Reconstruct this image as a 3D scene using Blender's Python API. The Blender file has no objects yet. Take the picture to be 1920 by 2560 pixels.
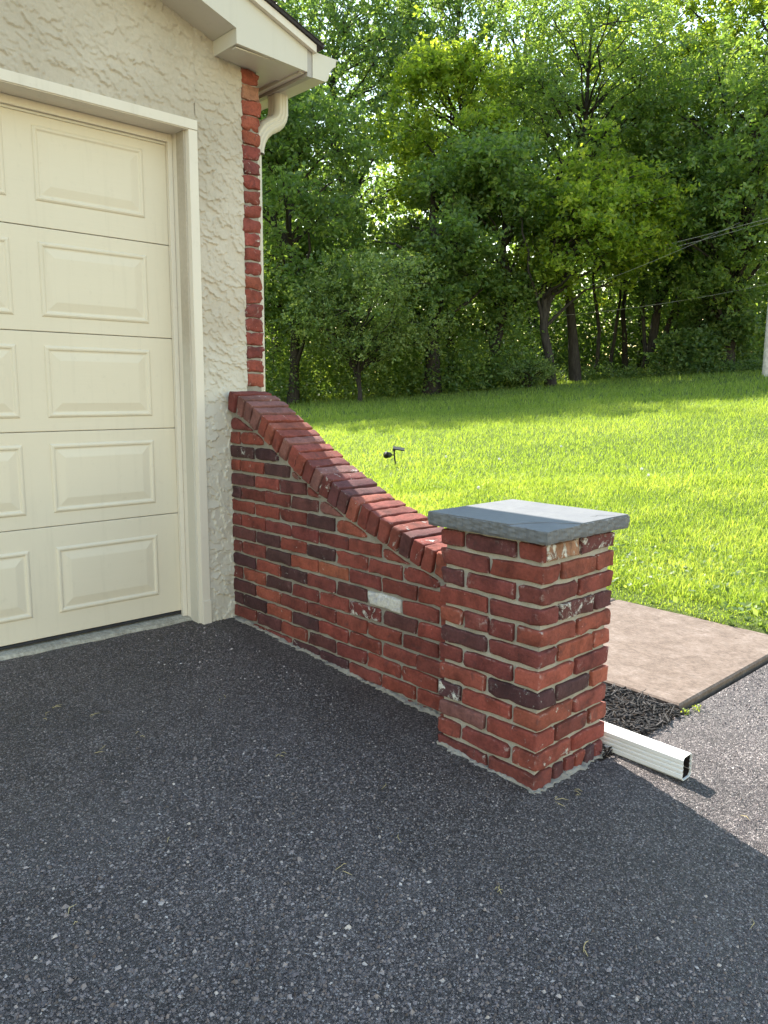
import bpy, math, random
import numpy as np
from mathutils import Vector, Matrix
random.seed(7)
RNG = np.random.default_rng(11)
scene = bpy.context.scene
COL = scene.collection

# ------------------------------------------------------------------ camera
CAM = Vector((-2.0967, -3.3738, 1.2732))
YAW, PITCH, ROLL, FPX = 0.7513, -0.1538, 0.0067, 1949.9
fw = Vector((math.sin(YAW) * math.cos(PITCH), math.cos(YAW) * math.cos(PITCH), math.sin(PITCH)))
rt = Vector((math.cos(YAW), -math.sin(YAW), 0))
up = rt.cross(fw)
r2 = rt * math.cos(ROLL) + up * math.sin(ROLL)
u2 = up * math.cos(ROLL) - rt * math.sin(ROLL)
cam = bpy.data.cameras.new('camera')
cam.sensor_fit = 'VERTICAL'
cam.sensor_height = 36
cam.lens = FPX / 2560 * 36
cam.clip_start = 0.05
cam.clip_end = 1500
camo = bpy.data.objects.new('camera', cam)
M = Matrix.Identity(4)
for i in range(3):
    M[i][0], M[i][1], M[i][2], M[i][3] = r2[i], u2[i], -fw[i], CAM[i]
camo.matrix_world = M
COL.objects.link(camo)
scene.camera = camo

# ------------------------------------------------------------------ sky and sun
SUN = Vector((0.26, 1.10, 1.0)).normalized()
SUN_EL = math.asin(SUN.z)
SUN_AZ = math.atan2(SUN.x, SUN.y)          # clockwise from +Y
world = bpy.data.worlds.new('World')
scene.world = world
world.use_nodes = True
wn = world.node_tree
sky = wn.nodes.new('ShaderNodeTexSky')
sky.sky_type = 'NISHITA'
sky.sun_disc = False
sky.sun_elevation = SUN_EL
sky.sun_rotation = SUN_AZ
sky.air_density = 2.0
sky.dust_density = 0.3
sky.ozone_density = 0.0
bg = wn.nodes['Background']
bg.inputs[1].default_value = 0.125
wn.links.new(sky.outputs[0], bg.inputs[0])
sl = bpy.data.lights.new('sun', 'SUN')
sl.energy = 5.0
sl.angle = math.radians(0.53)
sl.color = (1.0, 0.94, 0.84)
so = bpy.data.objects.new('sun', sl)
so.rotation_euler = SUN.to_track_quat('Z', 'Y').to_euler()
so.location = (0, 0, 30)
COL.objects.link(so)
scene.view_settings.view_transform = 'Standard'
scene.view_settings.look = 'None'
scene.view_settings.exposure = 1.70
scene.view_settings.gamma = 1
scene.render.engine = 'CYCLES'
scene.cycles.use_denoising = True
scene.cycles.max_bounces = 8
scene.cycles.diffuse_bounces = 4
scene.cycles.transmission_bounces = 6
scene.cycles.sample_clamp_indirect = 8

# ------------------------------------------------------------------ helpers
def add(nt, t, **kw):
    n = nt.nodes.new(t)
    for k, v in kw.items():
        setattr(n, k, v)
    return n

def newmat(name):
    m = bpy.data.materials.new(name)
    m.use_nodes = True
    nt = m.node_tree
    return m, nt, nt.nodes['Principled BSDF']

def ramp(nt, fac, stops, interp='LINEAR'):
    r = add(nt, 'ShaderNodeValToRGB')
    r.color_ramp.interpolation = interp
    e = r.color_ramp.elements
    while len(e) < len(stops):
        e.new(0.5)
    for i, (p, c) in enumerate(stops):
        e[i].position = p
        e[i].color = (c[0], c[1], c[2], 1) if not isinstance(c, (int, float)) else (c, c, c, 1)
    nt.links.new(fac, r.inputs[0])
    return r.outputs[0]

def noise(nt, vec, scale, detail=4, rough=0.55, dist=0.0):
    n = add(nt, 'ShaderNodeTexNoise')
    n.inputs['Scale'].default_value = scale
    n.inputs['Detail'].default_value = detail
    n.inputs['Roughness'].default_value = rough
    n.inputs['Distortion'].default_value = dist
    if vec is not None:
        nt.links.new(vec, n.inputs['Vector'])
    return n

def mixc(nt, fac, a, b, blend='MIX'):
    m = add(nt, 'ShaderNodeMix', data_type='RGBA', blend_type=blend)
    def setin(idx, v):
        if isinstance(v, (tuple, list)):
            m.inputs[idx].default_value = (*v[:3], 1)
        elif isinstance(v, (int, float)):
            m.inputs[idx].default_value = v if idx == 0 else (v, v, v, 1)
        else:
            nt.links.new(v, m.inputs[idx])
    setin(0, fac); setin(6, a); setin(7, b)
    return m.outputs[2]

def math_(nt, op, a, b=None, clamp=False):
    m = add(nt, 'ShaderNodeMath', operation=op, use_clamp=clamp)
    for i, v in enumerate((a, b)):
        if v is None: continue
        if isinstance(v, (int, float)): m.inputs[i].default_value = v
        else: nt.links.new(v, m.inputs[i])
    return m.outputs[0]

def bump(nt, bsdf, height, strength=0.5, dist=0.01, normal=None):
    b = add(nt, 'ShaderNodeBump')
    b.inputs['Strength'].default_value = strength
    b.inputs['Distance'].default_value = dist
    nt.links.new(height, b.inputs['Height'])
    if normal is not None: nt.links.new(normal, b.inputs['Normal'])
    if bsdf is not None: nt.links.new(b.outputs[0], bsdf.inputs['Normal'])
    return b.outputs[0]

def coords(nt, kind='Object', random_shift=False):
    tc = add(nt, 'ShaderNodeTexCoord')
    v = tc.outputs[kind]
    if random_shift:
        oi = add(nt, 'ShaderNodeObjectInfo')
        mul = add(nt, 'ShaderNodeVectorMath', operation='SCALE')
        cmb = add(nt, 'ShaderNodeCombineXYZ')
        cmb.inputs[0].default_value = 13.0; cmb.inputs[1].default_value = 7.0; cmb.inputs[2].default_value = 23.0
        nt.links.new(cmb.outputs[0], mul.inputs[0]); nt.links.new(oi.outputs['Random'], mul.inputs['Scale'])
        a = add(nt, 'ShaderNodeVectorMath', operation='ADD')
        nt.links.new(v, a.inputs[0]); nt.links.new(mul.outputs[0], a.inputs[1])
        v = a.outputs[0]
    return v

def scalevec(nt, v, s):
    m = add(nt, 'ShaderNodeVectorMath', operation='MULTIPLY')
    nt.links.new(v, m.inputs[0]); m.inputs[1].default_value = s
    return m.outputs[0]

def setspec(b, rough, spec=0.5):
    b.inputs['Roughness'].default_value = rough
    b.inputs['Specular IOR Level'].default_value = spec

def tag(o, label=None, cat=None, group=None, kind=None):
    if label: o['label'] = label
    if cat: o['category'] = cat
    if group: o['group'] = group
    if kind: o['kind'] = kind
    return o

def empty(name, loc=(0, 0, 0), rz=0.0):
    o = bpy.data.objects.new(name, None)
    o.empty_display_size = 0.1
    o.location = loc
    o.rotation_euler = (0, 0, rz)
    COL.objects.link(o)
    return o

def mesh_obj(name, verts, faces, mat=None, parent=None, smooth=False, loc=None):
    me = bpy.data.meshes.new(name)
    me.from_pydata([tuple(v) for v in verts], [], faces)
    if smooth:
        me.polygons.foreach_set('use_smooth', [True] * len(me.polygons))
    me.update()
    if mat: me.materials.append(mat)
    o = bpy.data.objects.new(name, me)
    if loc is not None: o.location = loc
    COL.objects.link(o)
    if parent is not None: o.parent = parent
    return o

def np_mesh(name, V, F, mat=None, parent=None, smooth=False, attrs=None):
    """V (n,3), F (m,k) with k equal for all faces; attrs: dict name -> per-face floats"""
    me = bpy.data.meshes.new(name)
    V = np.asarray(V, np.float32); F = np.asarray(F, np.int32)
    k = F.shape[1]
    me.vertices.add(len(V)); me.vertices.foreach_set('co', V.ravel())
    me.loops.add(F.size); me.loops.foreach_set('vertex_index', F.ravel())
    me.polygons.add(len(F)); me.polygons.foreach_set('loop_start', np.arange(0, F.size, k, dtype=np.int32))
    if smooth: me.polygons.foreach_set('use_smooth', np.ones(len(F), bool))
    else: me.polygons.foreach_set('use_smooth', np.zeros(len(F), bool))
    if attrs:
        for an, av in attrs.items():
            a = me.attributes.new(an, 'FLOAT', 'FACE')
            a.data.foreach_set('value', np.asarray(av, np.float32))
    me.update(calc_edges=True)
    if mat: me.materials.append(mat)
    o = bpy.data.objects.new(name, me)
    COL.objects.link(o)
    if parent is not None: o.parent = parent
    return o

class MB:
    def __init__(s): s.v = []; s.f = []
    def box(s, x0, x1, y0, y1, z0, z1):
        b = len(s.v)
        s.v += [(x0, y0, z0), (x1, y0, z0), (x1, y1, z0), (x0, y1, z0), (x0, y0, z1), (x1, y0, z1), (x1, y1, z1), (x0, y1, z1)]
        s.f += [tuple(b + i for i in q) for q in ((0, 3, 2, 1), (4, 5, 6, 7), (0, 1, 5, 4), (1, 2, 6, 5), (2, 3, 7, 6), (3, 0, 4, 7))]
        return s
    def prism(s, poly, axis, a0, a1):
        """poly list of 2D points; axis 'x': (y,z) extruded along x; 'y': (x,z) along y; 'z': (x,y) along z"""
        n = len(poly); b = len(s.v)
        for a in (a0, a1):
            for p in poly:
                s.v.append({'x': (a, p[0], p[1]), 'y': (p[0], a, p[1]), 'z': (p[0], p[1], a)}[axis])
        s.f.append(tuple(b + i for i in range(n - 1, -1, -1)))
        s.f.append(tuple(b + n + i for i in range(n)))
        for i in range(n):
            j = (i + 1) % n
            s.f.append((b + i, b + j, b + n + j, b + n + i))
        return s
    def obj(s, name, mat, parent=None, bevel=0.0, smooth=False):
        o = mesh_obj(name, s.v, s.f, mat, parent, smooth)
        import bmesh
        bm = bmesh.new(); bm.from_mesh(o.data)
        bmesh.ops.recalc_face_normals(bm, faces=bm.faces)
        if bevel > 0:
            bmesh.ops.bevel(bm, geom=list(bm.edges), offset=bevel, segments=2, affect='EDGES', profile=0.6, clamp_overlap=True)
        bm.to_mesh(o.data); bm.free()
        return o

def wob(P, amp, freq, seed):
    """smooth pseudo noise displacement, P (n,3) -> (n,3)"""
    r = np.random.default_rng(seed)
    out = np.zeros_like(P)
    for i in range(5):
        k = r.normal(size=(3, 3)) * freq * (1.0 + 0.6 * i)
        ph = r.uniform(0, 6.28, 3)
        out += np.sin(P @ k.T + ph) / (1 + 0.6 * i)
    return out * amp / 2.2

def tube_np(path, radii, sides=6):
    path = np.asarray(path, float); n = len(path)
    V = []; 
    for i in range(n):
        t = path[min(i + 1, n - 1)] - path[max(i - 1, 0)]
        t = t / (np.linalg.norm(t) + 1e-9)
        a = np.cross(t, (0.31, 0.95, 0.02) if abs(t[1]) < 0.9 else (1, 0, 0)); a /= np.linalg.norm(a)
        b = np.cross(t, a)
        for k in range(sides):
            an = 2 * math.pi * k / sides
            V.append(path[i] + radii[i] * (math.cos(an) * a + math.sin(an) * b))
    F = []
    for i in range(n - 1):
        for k in range(sides):
            F.append((i * sides + k, i * sides + (k + 1) % sides, (i + 1) * sides + (k + 1) % sides, (i + 1) * sides + k))
    return np.array(V), np.array(F)

def join_np(parts):
    Vs, Fs, o = [], [], 0
    for V, F in parts:
        Vs.append(V); Fs.append(F + o); o += len(V)
    return np.concatenate(Vs), np.concatenate(Fs)

def asph(y):
    return 0.118 + 0.056 * y if y > -4 else 0.118 - 0.224 + 0.03 * (y + 4)

# ------------------------------------------------------------------ materials
def m_brick():
    m, nt, b = newmat('brick')
    v = coords(nt, 'Object', True)
    oi = add(nt, 'ShaderNodeObjectInfo')
    n1 = noise(nt, v, 14, 5, 0.6); n2 = noise(nt, v, 90, 4, 0.7); n3 = noise(nt, v, 380, 2, 0.6)
    var = ramp(nt, n1.outputs[0], [(0.25, 0.5), (0.5, 1.0), (0.75, 1.35)])
    c = mixc(nt, 1.0, oi.outputs['Color'], var, 'MULTIPLY')
    sp = ramp(nt, n2.outputs[0], [(0.3, 0.72), (0.55, 1.05), (0.75, 1.2)])
    c = mixc(nt, 0.8, c, sp, 'MULTIPLY')
    # dark firing stains
    n4 = noise(nt, v, 22, 3, 0.6, 0.6)
    st = ramp(nt, n4.outputs[0], [(0.58, 0.0), (0.74, 0.55)])
    c = mixc(nt, st, c, (0.055, 0.032, 0.034))
    # pale mortar and paint residue, amount carried by the object's alpha
    n5 = noise(nt, v, 24, 7, 0.74, 0.6)
    th = math_(nt, 'SUBTRACT', 0.715, math_(nt, 'MULTIPLY', oi.outputs['Alpha'], 0.46))
    res = math_(nt, 'MULTIPLY', math_(nt, 'SUBTRACT', n5.outputs[0], th), 14.0, True)
    pale = ramp(nt, n2.outputs[0], [(0.3, (0.50, 0.46, 0.40)), (0.7, (0.74, 0.72, 0.67))])
    geo = add(nt, 'ShaderNodeNewGeometry')
    n6 = noise(nt, v, 45, 5, 0.7)
    edge = math_(nt, 'MULTIPLY', ramp(nt, geo.outputs['Pointiness'], [(0.53, 0.0), (0.60, 1.0)]), ramp(nt, n6.outputs[0], [(0.53, 0.0), (0.62, 0.85)]))
    res = math_(nt, 'MAXIMUM', res, math_(nt, 'MULTIPLY', edge, 0.8))
    c = mixc(nt, res, c, pale)
    nt.links.new(c, b.inputs['Base Color'])
    setspec(b, 0.86, 0.28)
    hh = math_(nt, 'ADD', math_(nt, 'MULTIPLY', n2.outputs[0], 1.0), math_(nt, 'MULTIPLY', n3.outputs[0], 0.5))
    hh = math_(nt, 'ADD', hh, math_(nt, 'MULTIPLY', res, 0.5))
    bump(nt, b, hh, 0.8, 0.004)
    return m

def m_mortar(name='mortar', c0=(0.235, 0.21, 0.18), c1=(0.37, 0.34, 0.295)):
    m, nt, b = newmat(name)
    v = coords(nt, 'Object')
    n1 = noise(nt, v, 9, 5, 0.6); n2 = noise(nt, v, 260, 4, 0.7); n3 = noise(nt, v, 55, 4, 0.6)
    c = ramp(nt, n1.outputs[0], [(0.3, c0), (0.7, c1)])
    c = mixc(nt, 0.7, c, ramp(nt, n2.outputs[0], [(0.3, 0.7), (0.7, 1.15)]), 'MULTIPLY')
    nt.links.new(c, b.inputs['Base Color'])
    setspec(b, 0.93, 0.2)
    h = math_(nt, 'ADD', n3.outputs[0], math_(nt, 'MULTIPLY', n2.outputs[0], 0.35))
    bump(nt, b, h, 0.8, 0.004)
    return m

def m_asphalt():
    m, nt, b = newmat('asphalt')
    v = coords(nt, 'Object')
    vo = add(nt, 'ShaderNodeTexVoronoi'); vo.inputs['Scale'].default_value = 190
    nt.links.new(v, vo.inputs['Vector'])
    ve = add(nt, 'ShaderNodeTexVoronoi', feature='DISTANCE_TO_EDGE'); ve.inputs['Scale'].default_value = 190
    nt.links.new(v, ve.inputs['Vector'])
    sep = add(nt, 'ShaderNodeSeparateColor'); nt.links.new(vo.outputs['Color'], sep.inputs[0])
    stone = ramp(nt, sep.outputs[0], [(0.0, (0.034, 0.027, 0.028)), (0.5, (0.104, 0.083, 0.083)), (0.82, (0.205, 0.168, 0.162)), (0.97, (0.38, 0.33, 0.31))])
    binder = ramp(nt, ve.outputs['Distance'], [(0.02, 0.35), (0.16, 1.0)])
    c = mixc(nt, 1.0, stone, binder, 'MULTIPLY')
    big = noise(nt, v, 1.1, 5, 0.55); mid = noise(nt, v, 7, 5, 0.6)
    c = mixc(nt, 1.0, c, ramp(nt, big.outputs[0], [(0.3, 0.72), (0.7, 1.28)]), 'MULTIPLY')
    c = mixc(nt, 0.7, c, ramp(nt, mid.outputs[0], [(0.3, 0.75), (0.7, 1.25)]), 'MULTIPLY')
    # worn lighter lanes, dark oily patches and a little moss
    wear = noise(nt, scalevec(nt, v, (0.9, 2.2, 1)), 0.9, 4, 0.6, 0.6)
    c = mixc(nt, ramp(nt, wear.outputs[0], [(0.52, 0.0), (0.72, 0.30)]), c, (0.15, 0.135, 0.13))
    oil = noise(nt, v, 2.3, 3, 0.5, 0.4)
    c = mixc(nt, ramp(nt, oil.outputs[0], [(0.64, 0.0), (0.74, 0.55)]), c, (0.022, 0.020, 0.021))
    moss = noise(nt, v, 9, 5, 0.7)
    c = mixc(nt, ramp(nt, moss.outputs[0], [(0.66, 0.0), (0.76, 0.4)]), c, (0.06, 0.065, 0.028))
    nt.links.new(c, b.inputs['Base Color'])
    setspec(b, 0.6, 0.5)
    fine = noise(nt, v, 420, 3, 0.7)
    h = math_(nt, 'ADD', math_(nt, 'MULTIPLY', ve.outputs['Distance'], 1.6), math_(nt, 'MULTIPLY', fine.outputs[0], 0.4))
    h = math_(nt, 'ADD', h, math_(nt, 'MULTIPLY', sep.outputs[1], 0.35))
    bump(nt, b, h, 0.9, 0.006)
    return m

def m_stone(name, stops, rough=0.6, spec=0.5):
    m, nt, b = newmat(name)
    a = add(nt, 'ShaderNodeAttribute', attribute_name='tone')
    v = coords(nt, 'Object')
    n = noise(nt, v, 300, 3, 0.6)
    c = ramp(nt, a.outputs['Fac'], stops)
    c = mixc(nt, 0.6, c, ramp(nt, n.outputs[0], [(0.3, 0.7), (0.7, 1.2)]), 'MULTIPLY')
    nt.links.new(c, b.inputs['Base Color'])
    setspec(b, rough, spec)
    return m

def m_painted(name, col, rough=0.45, grain=None, dirt=0.25, spec=0.4, dirtcol=(0.30, 0.26, 0.19)):
    m, nt, b = newmat(name)
    v = coords(nt, 'Object')
    n1 = noise(nt, v, 2.2, 5, 0.6); n2 = noise(nt, v, 26, 5, 0.65)
    c = mixc(nt, math_(nt, 'MULTIPLY', ramp(nt, n1.outputs[0], [(0.42, 0.0), (0.8, 1.0)]), dirt), col, tuple(x * 0.6 + d * 0.4 for x, d in zip(col, dirtcol)))
    c = mixc(nt, math_(nt, 'MULTIPLY', ramp(nt, n2.outputs[0], [(0.6, 0.0), (0.78, 1.0)]), dirt * 0.8), c, dirtcol)
    st = noise(nt, scalevec(nt, v, (14, 14, 0.9)), 1.6, 5, 0.65)
    c = mixc(nt, math_(nt, 'MULTIPLY', ramp(nt, st.outputs[0], [(0.55, 0.0), (0.8, 1.0)]), dirt * 0.9), c, dirtcol)
    nt.links.new(c, b.inputs['Base Color'])
    setspec(b, rough, spec)
    if grain:
        g = noise(nt, scalevec(nt, v, grain), 1.0, 5, 0.65, 0.8)
        bump(nt, b, g.outputs[0], 0.28, 0.0022)
    else:
        bump(nt, b, n2.outputs[0], 0.06, 0.002)
    return m

def m_stucco():
    m, nt, b = newmat('stucco')
    v = coords(nt, 'Object')
    n1 = noise(nt, v, 1.4, 4, 0.5); n2 = noise(nt, v, 60, 5, 0.65); n3 = noise(nt, v, 340, 3, 0.6)
    c = ramp(nt, n1.outputs[0], [(0.35, (0.45, 0.395, 0.32)), (0.65, (0.55, 0.49, 0.41))])
    c = mixc(nt, 0.5, c, ramp(nt, n2.outputs[0], [(0.3, 0.82), (0.7, 1.08)]), 'MULTIPLY')
    n4 = noise(nt, v, 6, 6, 0.7)
    c = mixc(nt, ramp(nt, n4.outputs[0], [(0.62, 0.0), (0.8, 0.35)]), c, (0.36, 0.34, 0.27))
    # whiter below mid height, upper edge broken up by noise
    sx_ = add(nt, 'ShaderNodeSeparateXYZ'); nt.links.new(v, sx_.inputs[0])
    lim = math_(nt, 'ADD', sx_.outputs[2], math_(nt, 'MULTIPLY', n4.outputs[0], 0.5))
    low_white = ramp(nt, math_(nt, 'SUBTRACT', lim, 0.95), [(0.50, 0.75), (0.75, 0.0)])
    c = mixc(nt, low_white, c, (0.60, 0.57, 0.50))
    nt.links.new(c, b.inputs['Base Color'])
    setspec(b, 0.9, 0.2)
    h = math_(nt, 'ADD', n2.outputs[0], math_(nt, 'MULTIPLY', n3.outputs[0], 0.5))
    bump(nt, b, h, 0.35, 0.003)
    return m

def m_slate():
    m, nt, b = newmat('slate')
    v = coords(nt, 'Object')
    n1 = noise(nt, v, 7, 6, 0.6, 0.5); n2 = noise(nt, v, 45, 5, 0.65); n3 = noise(nt, scalevec(nt, v, (1, 1, 6)), 120, 4, 0.65)
    c = ramp(nt, n1.outputs[0], [(0.3, (0.122, 0.126, 0.137)), (0.55, (0.145, 0.149, 0.156)), (0.75, (0.165, 0.167, 0.17))])
    c = mixc(nt, 0.5, c, ramp(nt, n2.outputs[0], [(0.3, 0.82), (0.7, 1.14)]), 'MULTIPLY')
    nt.links.new(c, b.inputs['Base Color'])
    setspec(b, 0.62, 0.4)
    h = math_(nt, 'ADD', n1.outputs[0], math_(nt, 'MULTIPLY', n3.outputs[0], 0.35))
    bump(nt, b, h, 0.5, 0.004)
    return m

def m_concrete(name='concrete', stops=((0.28, (0.105, 0.075, 0.058)), (0.5, (0.172, 0.13, 0.105)), (0.72, (0.25, 0.20, 0.17)))):
    m, nt, b = newmat(name)
    v = coords(nt, 'Object')
    n1 = noise(nt, v, 9.0, 9, 0.82, 0.2); n2 = noise(nt, scalevec(nt, v, (1.6, 0.8, 1)), 48, 6, 0.75); n3 = noise(nt, v, 420, 3, 0.7)
    c = ramp(nt, n1.outputs[0], list(stops))
    c = mixc(nt, 0.9, c, ramp(nt, n2.outputs[0], [(0.32, 0.62), (0.5, 0.98), (0.7, 1.35)]), 'MULTIPLY')
    c = mixc(nt, 0.6, c, ramp(nt, n3.outputs[0], [(0.3, 0.7), (0.7, 1.2)]), 'MULTIPLY')
    nt.links.new(c, b.inputs['Base Color'])
    setspec(b, 0.9, 0.25)
    bump(nt, b, math_(nt, 'ADD', n2.outputs[0], n3.outputs[0]), 0.5, 0.003)
    return m

def m_leaf(name, dark, mid, light, trans=0.45, sheen=0.35):
    m, nt, b = newmat(name)
    a = add(nt, 'ShaderNodeAttribute', attribute_name='tone')
    c = ramp(nt, a.outputs['Fac'], [(0.0, dark), (0.5, mid), (1.0, light)])
    nt.links.new(c, b.inputs['Base Color'])
    setspec(b, 0.5, sheen)
    tr = add(nt, 'ShaderNodeBsdfTranslucent')
    tc = mixc(nt, 1.0, c, (2.9, 2.65, 0.95), 'MULTIPLY')
    nt.links.new(tc, tr.inputs[0])
    mx = add(nt, 'ShaderNodeMixShader'); mx.inputs[0].default_value = trans
    nt.links.new(b.outputs[0], mx.inputs[1]); nt.links.new(tr.outputs[0], mx.inputs[2])
    nt.links.new(mx.outputs[0], nt.nodes['Material Output'].inputs[0])
    return m

def m_bark():
    m, nt, b = newmat('bark')
    v = coords(nt, 'Object')
    n1 = noise(nt, scalevec(nt, v, (6, 6, 1.2)), 2.5, 5, 0.65)
    c = ramp(nt, n1.outputs[0], [(0.3, (0.018, 0.015, 0.014)), (0.7, (0.06, 0.052, 0.047))])
    nt.links.new(c, b.inputs['Base Color'])
    setspec(b, 0.9, 0.2)
    bump(nt, b, n1.outputs[0], 0.8, 0.03)
    return m

def m_simple(name, col, rough=0.6, spec=0.4, var=0.25, sc=12):
    m, nt, b = newmat(name)
    v = coords(nt, 'Object')
    n = noise(nt, v, sc, 5, 0.6)
    c = ramp(nt, n.outputs[0], [(0.3, tuple(x * (1 - var) for x in col)), (0.7, tuple(x * (1 + var) for x in col))])
    nt.links.new(c, b.inputs['Base Color'])
    setspec(b, rough, spec)
    bump(nt, b, n.outputs[0], 0.15, 0.004)
    return m

MAT = {}
MAT['brick'] = m_brick()
MAT['mortar'] = m_mortar()
MAT['mortar_pale'] = m_mortar('mortar_pale', (0.31, 0.28, 0.235), (0.46, 0.42, 0.36))
MAT['asphalt'] = m_asphalt()
MAT['aggregate'] = m_stone('aggregate', [(0.0, (0.040, 0.031, 0.032)), (0.4, (0.128, 0.100, 0.099)), (0.75, (0.245, 0.20, 0.192)), (0.97, (0.48, 0.42, 0.39))], 0.5, 0.6)
MAT['mulch'] = m_stone('mulch_chips', [(0.0, (0.008, 0.007, 0.007)), (0.6, (0.020, 0.017, 0.017)), (1.0, (0.06, 0.052, 0.05))], 0.75, 0.4)
MAT['door'] = m_painted('door_paint', (0.69, 0.62, 0.495), 0.5, (2.5, 1, 55), 0.18)
MAT['trim'] = m_painted('trim_paint', (0.71, 0.65, 0.56), 0.5, None, 0.25)
MAT['alu'] = m_painted('aluminium_trim', (0.60, 0.56, 0.48), 0.45, None, 0.15)
MAT['gutter'] = m_painted('gutter_paint', (0.62, 0.58, 0.49), 0.4, None, 0.18)
MAT['pipe'] = m_painted('white_pipe', (0.78, 0.77, 0.74), 0.42, None, 0.12)
MAT['fascia'] = m_painted('grey_fascia', (0.40, 0.37, 0.345), 0.5, None, 0.2)
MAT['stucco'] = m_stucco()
MAT['slate'] = m_slate()
MAT['slab'] = m_concrete()
MAT['apron'] = m_concrete('apron_concrete', ((0.3, (0.24, 0.215, 0.17)), (0.5, (0.38, 0.35, 0.29)), (0.7, (0.52, 0.49, 0.43))))
MAT['bark'] = m_bark()
MAT['shingle'] = m_simple('shingle', (0.045, 0.038, 0.036), 0.9, 0.2, 0.4, 60)
MAT['black'] = m_simple('black_plastic', (0.018, 0.018, 0.018), 0.45, 0.4)
MAT['rubber'] = m_simple('dark_seal', (0.03, 0.03, 0.034), 0.7, 0.3)
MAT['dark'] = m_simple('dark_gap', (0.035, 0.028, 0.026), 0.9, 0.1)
MAT['soil'] = m_simple('soil', (0.03, 0.024, 0.02), 0.95, 0.1, 0.4, 25)
MAT['wire'] = m_simple('cable', (0.30, 0.30, 0.30), 0.5, 0.5)
MAT['pole'] = m_simple('pole_wood', (0.50, 0.47, 0.43), 0.85, 0.2, 0.3, 8)
MAT['lens'] = m_simple('lamp_lens', (0.8, 0.8, 0.77), 0.3, 0.6, 0.05)
MAT['dry'] = m_simple('dry_grass', (0.42, 0.34, 0.17), 0.8, 0.2)
MAT['seed'] = m_simple('seed_head', (0.75, 0.75, 0.70), 0.9, 0.1, 0.1)
MAT['grass'] = m_leaf('grass_blade', (0.075, 0.125, 0.024), (0.145, 0.21, 0.046), (0.25, 0.295, 0.10), 0.5, 0.4)
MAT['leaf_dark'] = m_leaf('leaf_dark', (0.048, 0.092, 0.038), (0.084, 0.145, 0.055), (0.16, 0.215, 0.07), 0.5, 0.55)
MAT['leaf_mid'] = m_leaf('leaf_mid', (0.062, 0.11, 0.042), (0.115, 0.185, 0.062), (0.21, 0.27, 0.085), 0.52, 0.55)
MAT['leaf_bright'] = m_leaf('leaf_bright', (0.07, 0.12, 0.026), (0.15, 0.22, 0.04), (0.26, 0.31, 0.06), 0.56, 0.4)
MAT['leaf_pale'] = m_leaf('leaf_pale', (0.06, 0.10, 0.035), (0.12, 0.18, 0.06), (0.24, 0.30, 0.13), 0.42, 0.45)

def m_sidebrick():
    m, nt, b = newmat('side_brickwork')
    v = coords(nt, 'Object')
    s = add(nt, 'ShaderNodeSeparateXYZ'); nt.links.new(v, s.inputs[0])
    cmb = add(nt, 'ShaderNodeCombineXYZ')
    nt.links.new(s.outputs[1], cmb.inputs[0]); nt.links.new(s.outputs[2], cmb.inputs[1])
    br = add(nt, 'ShaderNodeTexBrick')
    br.inputs['Scale'].default_value = 1.0
    br.inputs['Brick Width'].default_value = 0.2055; br.inputs['Row Height'].default_value = 0.068
    br.inputs['Mortar Size'].default_value = 0.006
    br.inputs['Color1'].default_value = (0.27, 0.07, 0.05, 1); br.inputs['Color2'].default_value = (0.16, 0.05, 0.045, 1)
    br.inputs['Mortar'].default_value = (0.42, 0.40, 0.35, 1)
    nt.links.new(cmb.outputs[0], br.inputs['Vector'])
    nt.links.new(br.outputs['Color'], b.inputs['Base Color'])
    setspec(b, 0.9, 0.2)
    bump(nt, b, br.outputs['Fac'], -0.6, 0.006)
    return m
MAT['side'] = m_sidebrick()

def m_lawn():
    m, nt, b = newmat('lawn_soil')
    v = coords(nt, 'Object')
    n1 = noise(nt, v, 0.6, 5, 0.6); n2 = noise(nt, v, 18, 5, 0.7); n3 = noise(nt, v, 90, 3, 0.7)
    c = ramp(nt, n1.outputs[0], [(0.3, (0.075, 0.115, 0.026)), (0.7, (0.125, 0.165, 0.045))])
    c = mixc(nt, 0.9, c, ramp(nt, n2.outputs[0], [(0.3, 0.5), (0.7, 1.3)]), 'MULTIPLY')
    nt.links.new(c, b.inputs['Base Color'])
    setspec(b, 0.95, 0.1)
    bump(nt, b, math_(nt, 'ADD', n2.outputs[0], n3.outputs[0]), 0.8, 0.04)
    return m
MAT['lawn'] = m_lawn()

# ------------------------------------------------------------------ terrain, driveway, walkway
def sstep(t):
    t = np.clip(t, 0, 1); return t * t * (3 - 2 * t)

def lawn_z(x, y):
    x = np.asarray(x, float); y = np.asarray(y, float)
    xe = np.where(x < 50, x, 50 + (x - 50) * 0.3)
    L = 0.04 + 0.081 * (xe - 2.1) - 0.0207 * (y + 1.4)
    L = L + 0.035 * np.sin(x * 0.55 + 1.0) * np.sin(y * 0.47 + 0.4) * sstep((x - 3) / 4)
    base = np.where(y > -4, 0.118 + 0.056 * np.minimum(y, 0), -0.106 + 0.03 * (y + 4))
    base = np.minimum(base, 0.02)
    k = sstep((y + 2.05) / 2.5 + 0.02)
    return base + (L - base) * np.where(x > 2.6, k, np.maximum(k, sstep((y + 2.02) / 0.08)))

def ground_z(x, y):
    z = lawn_z(x, y)
    a = np.where(y > -4, 0.118 + 0.056 * y, -0.106 + 0.03 * (y + 4))
    low = np.minimum(a, 0.0) - 0.10
    w = sstep((x - 1.95) / 0.14)                       # below walkway, beds, drive and house
    w = w * sstep((y + 2.10) / 0.07)
    return np.where(w > 0.999, z, low + (z - low) * w)

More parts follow.
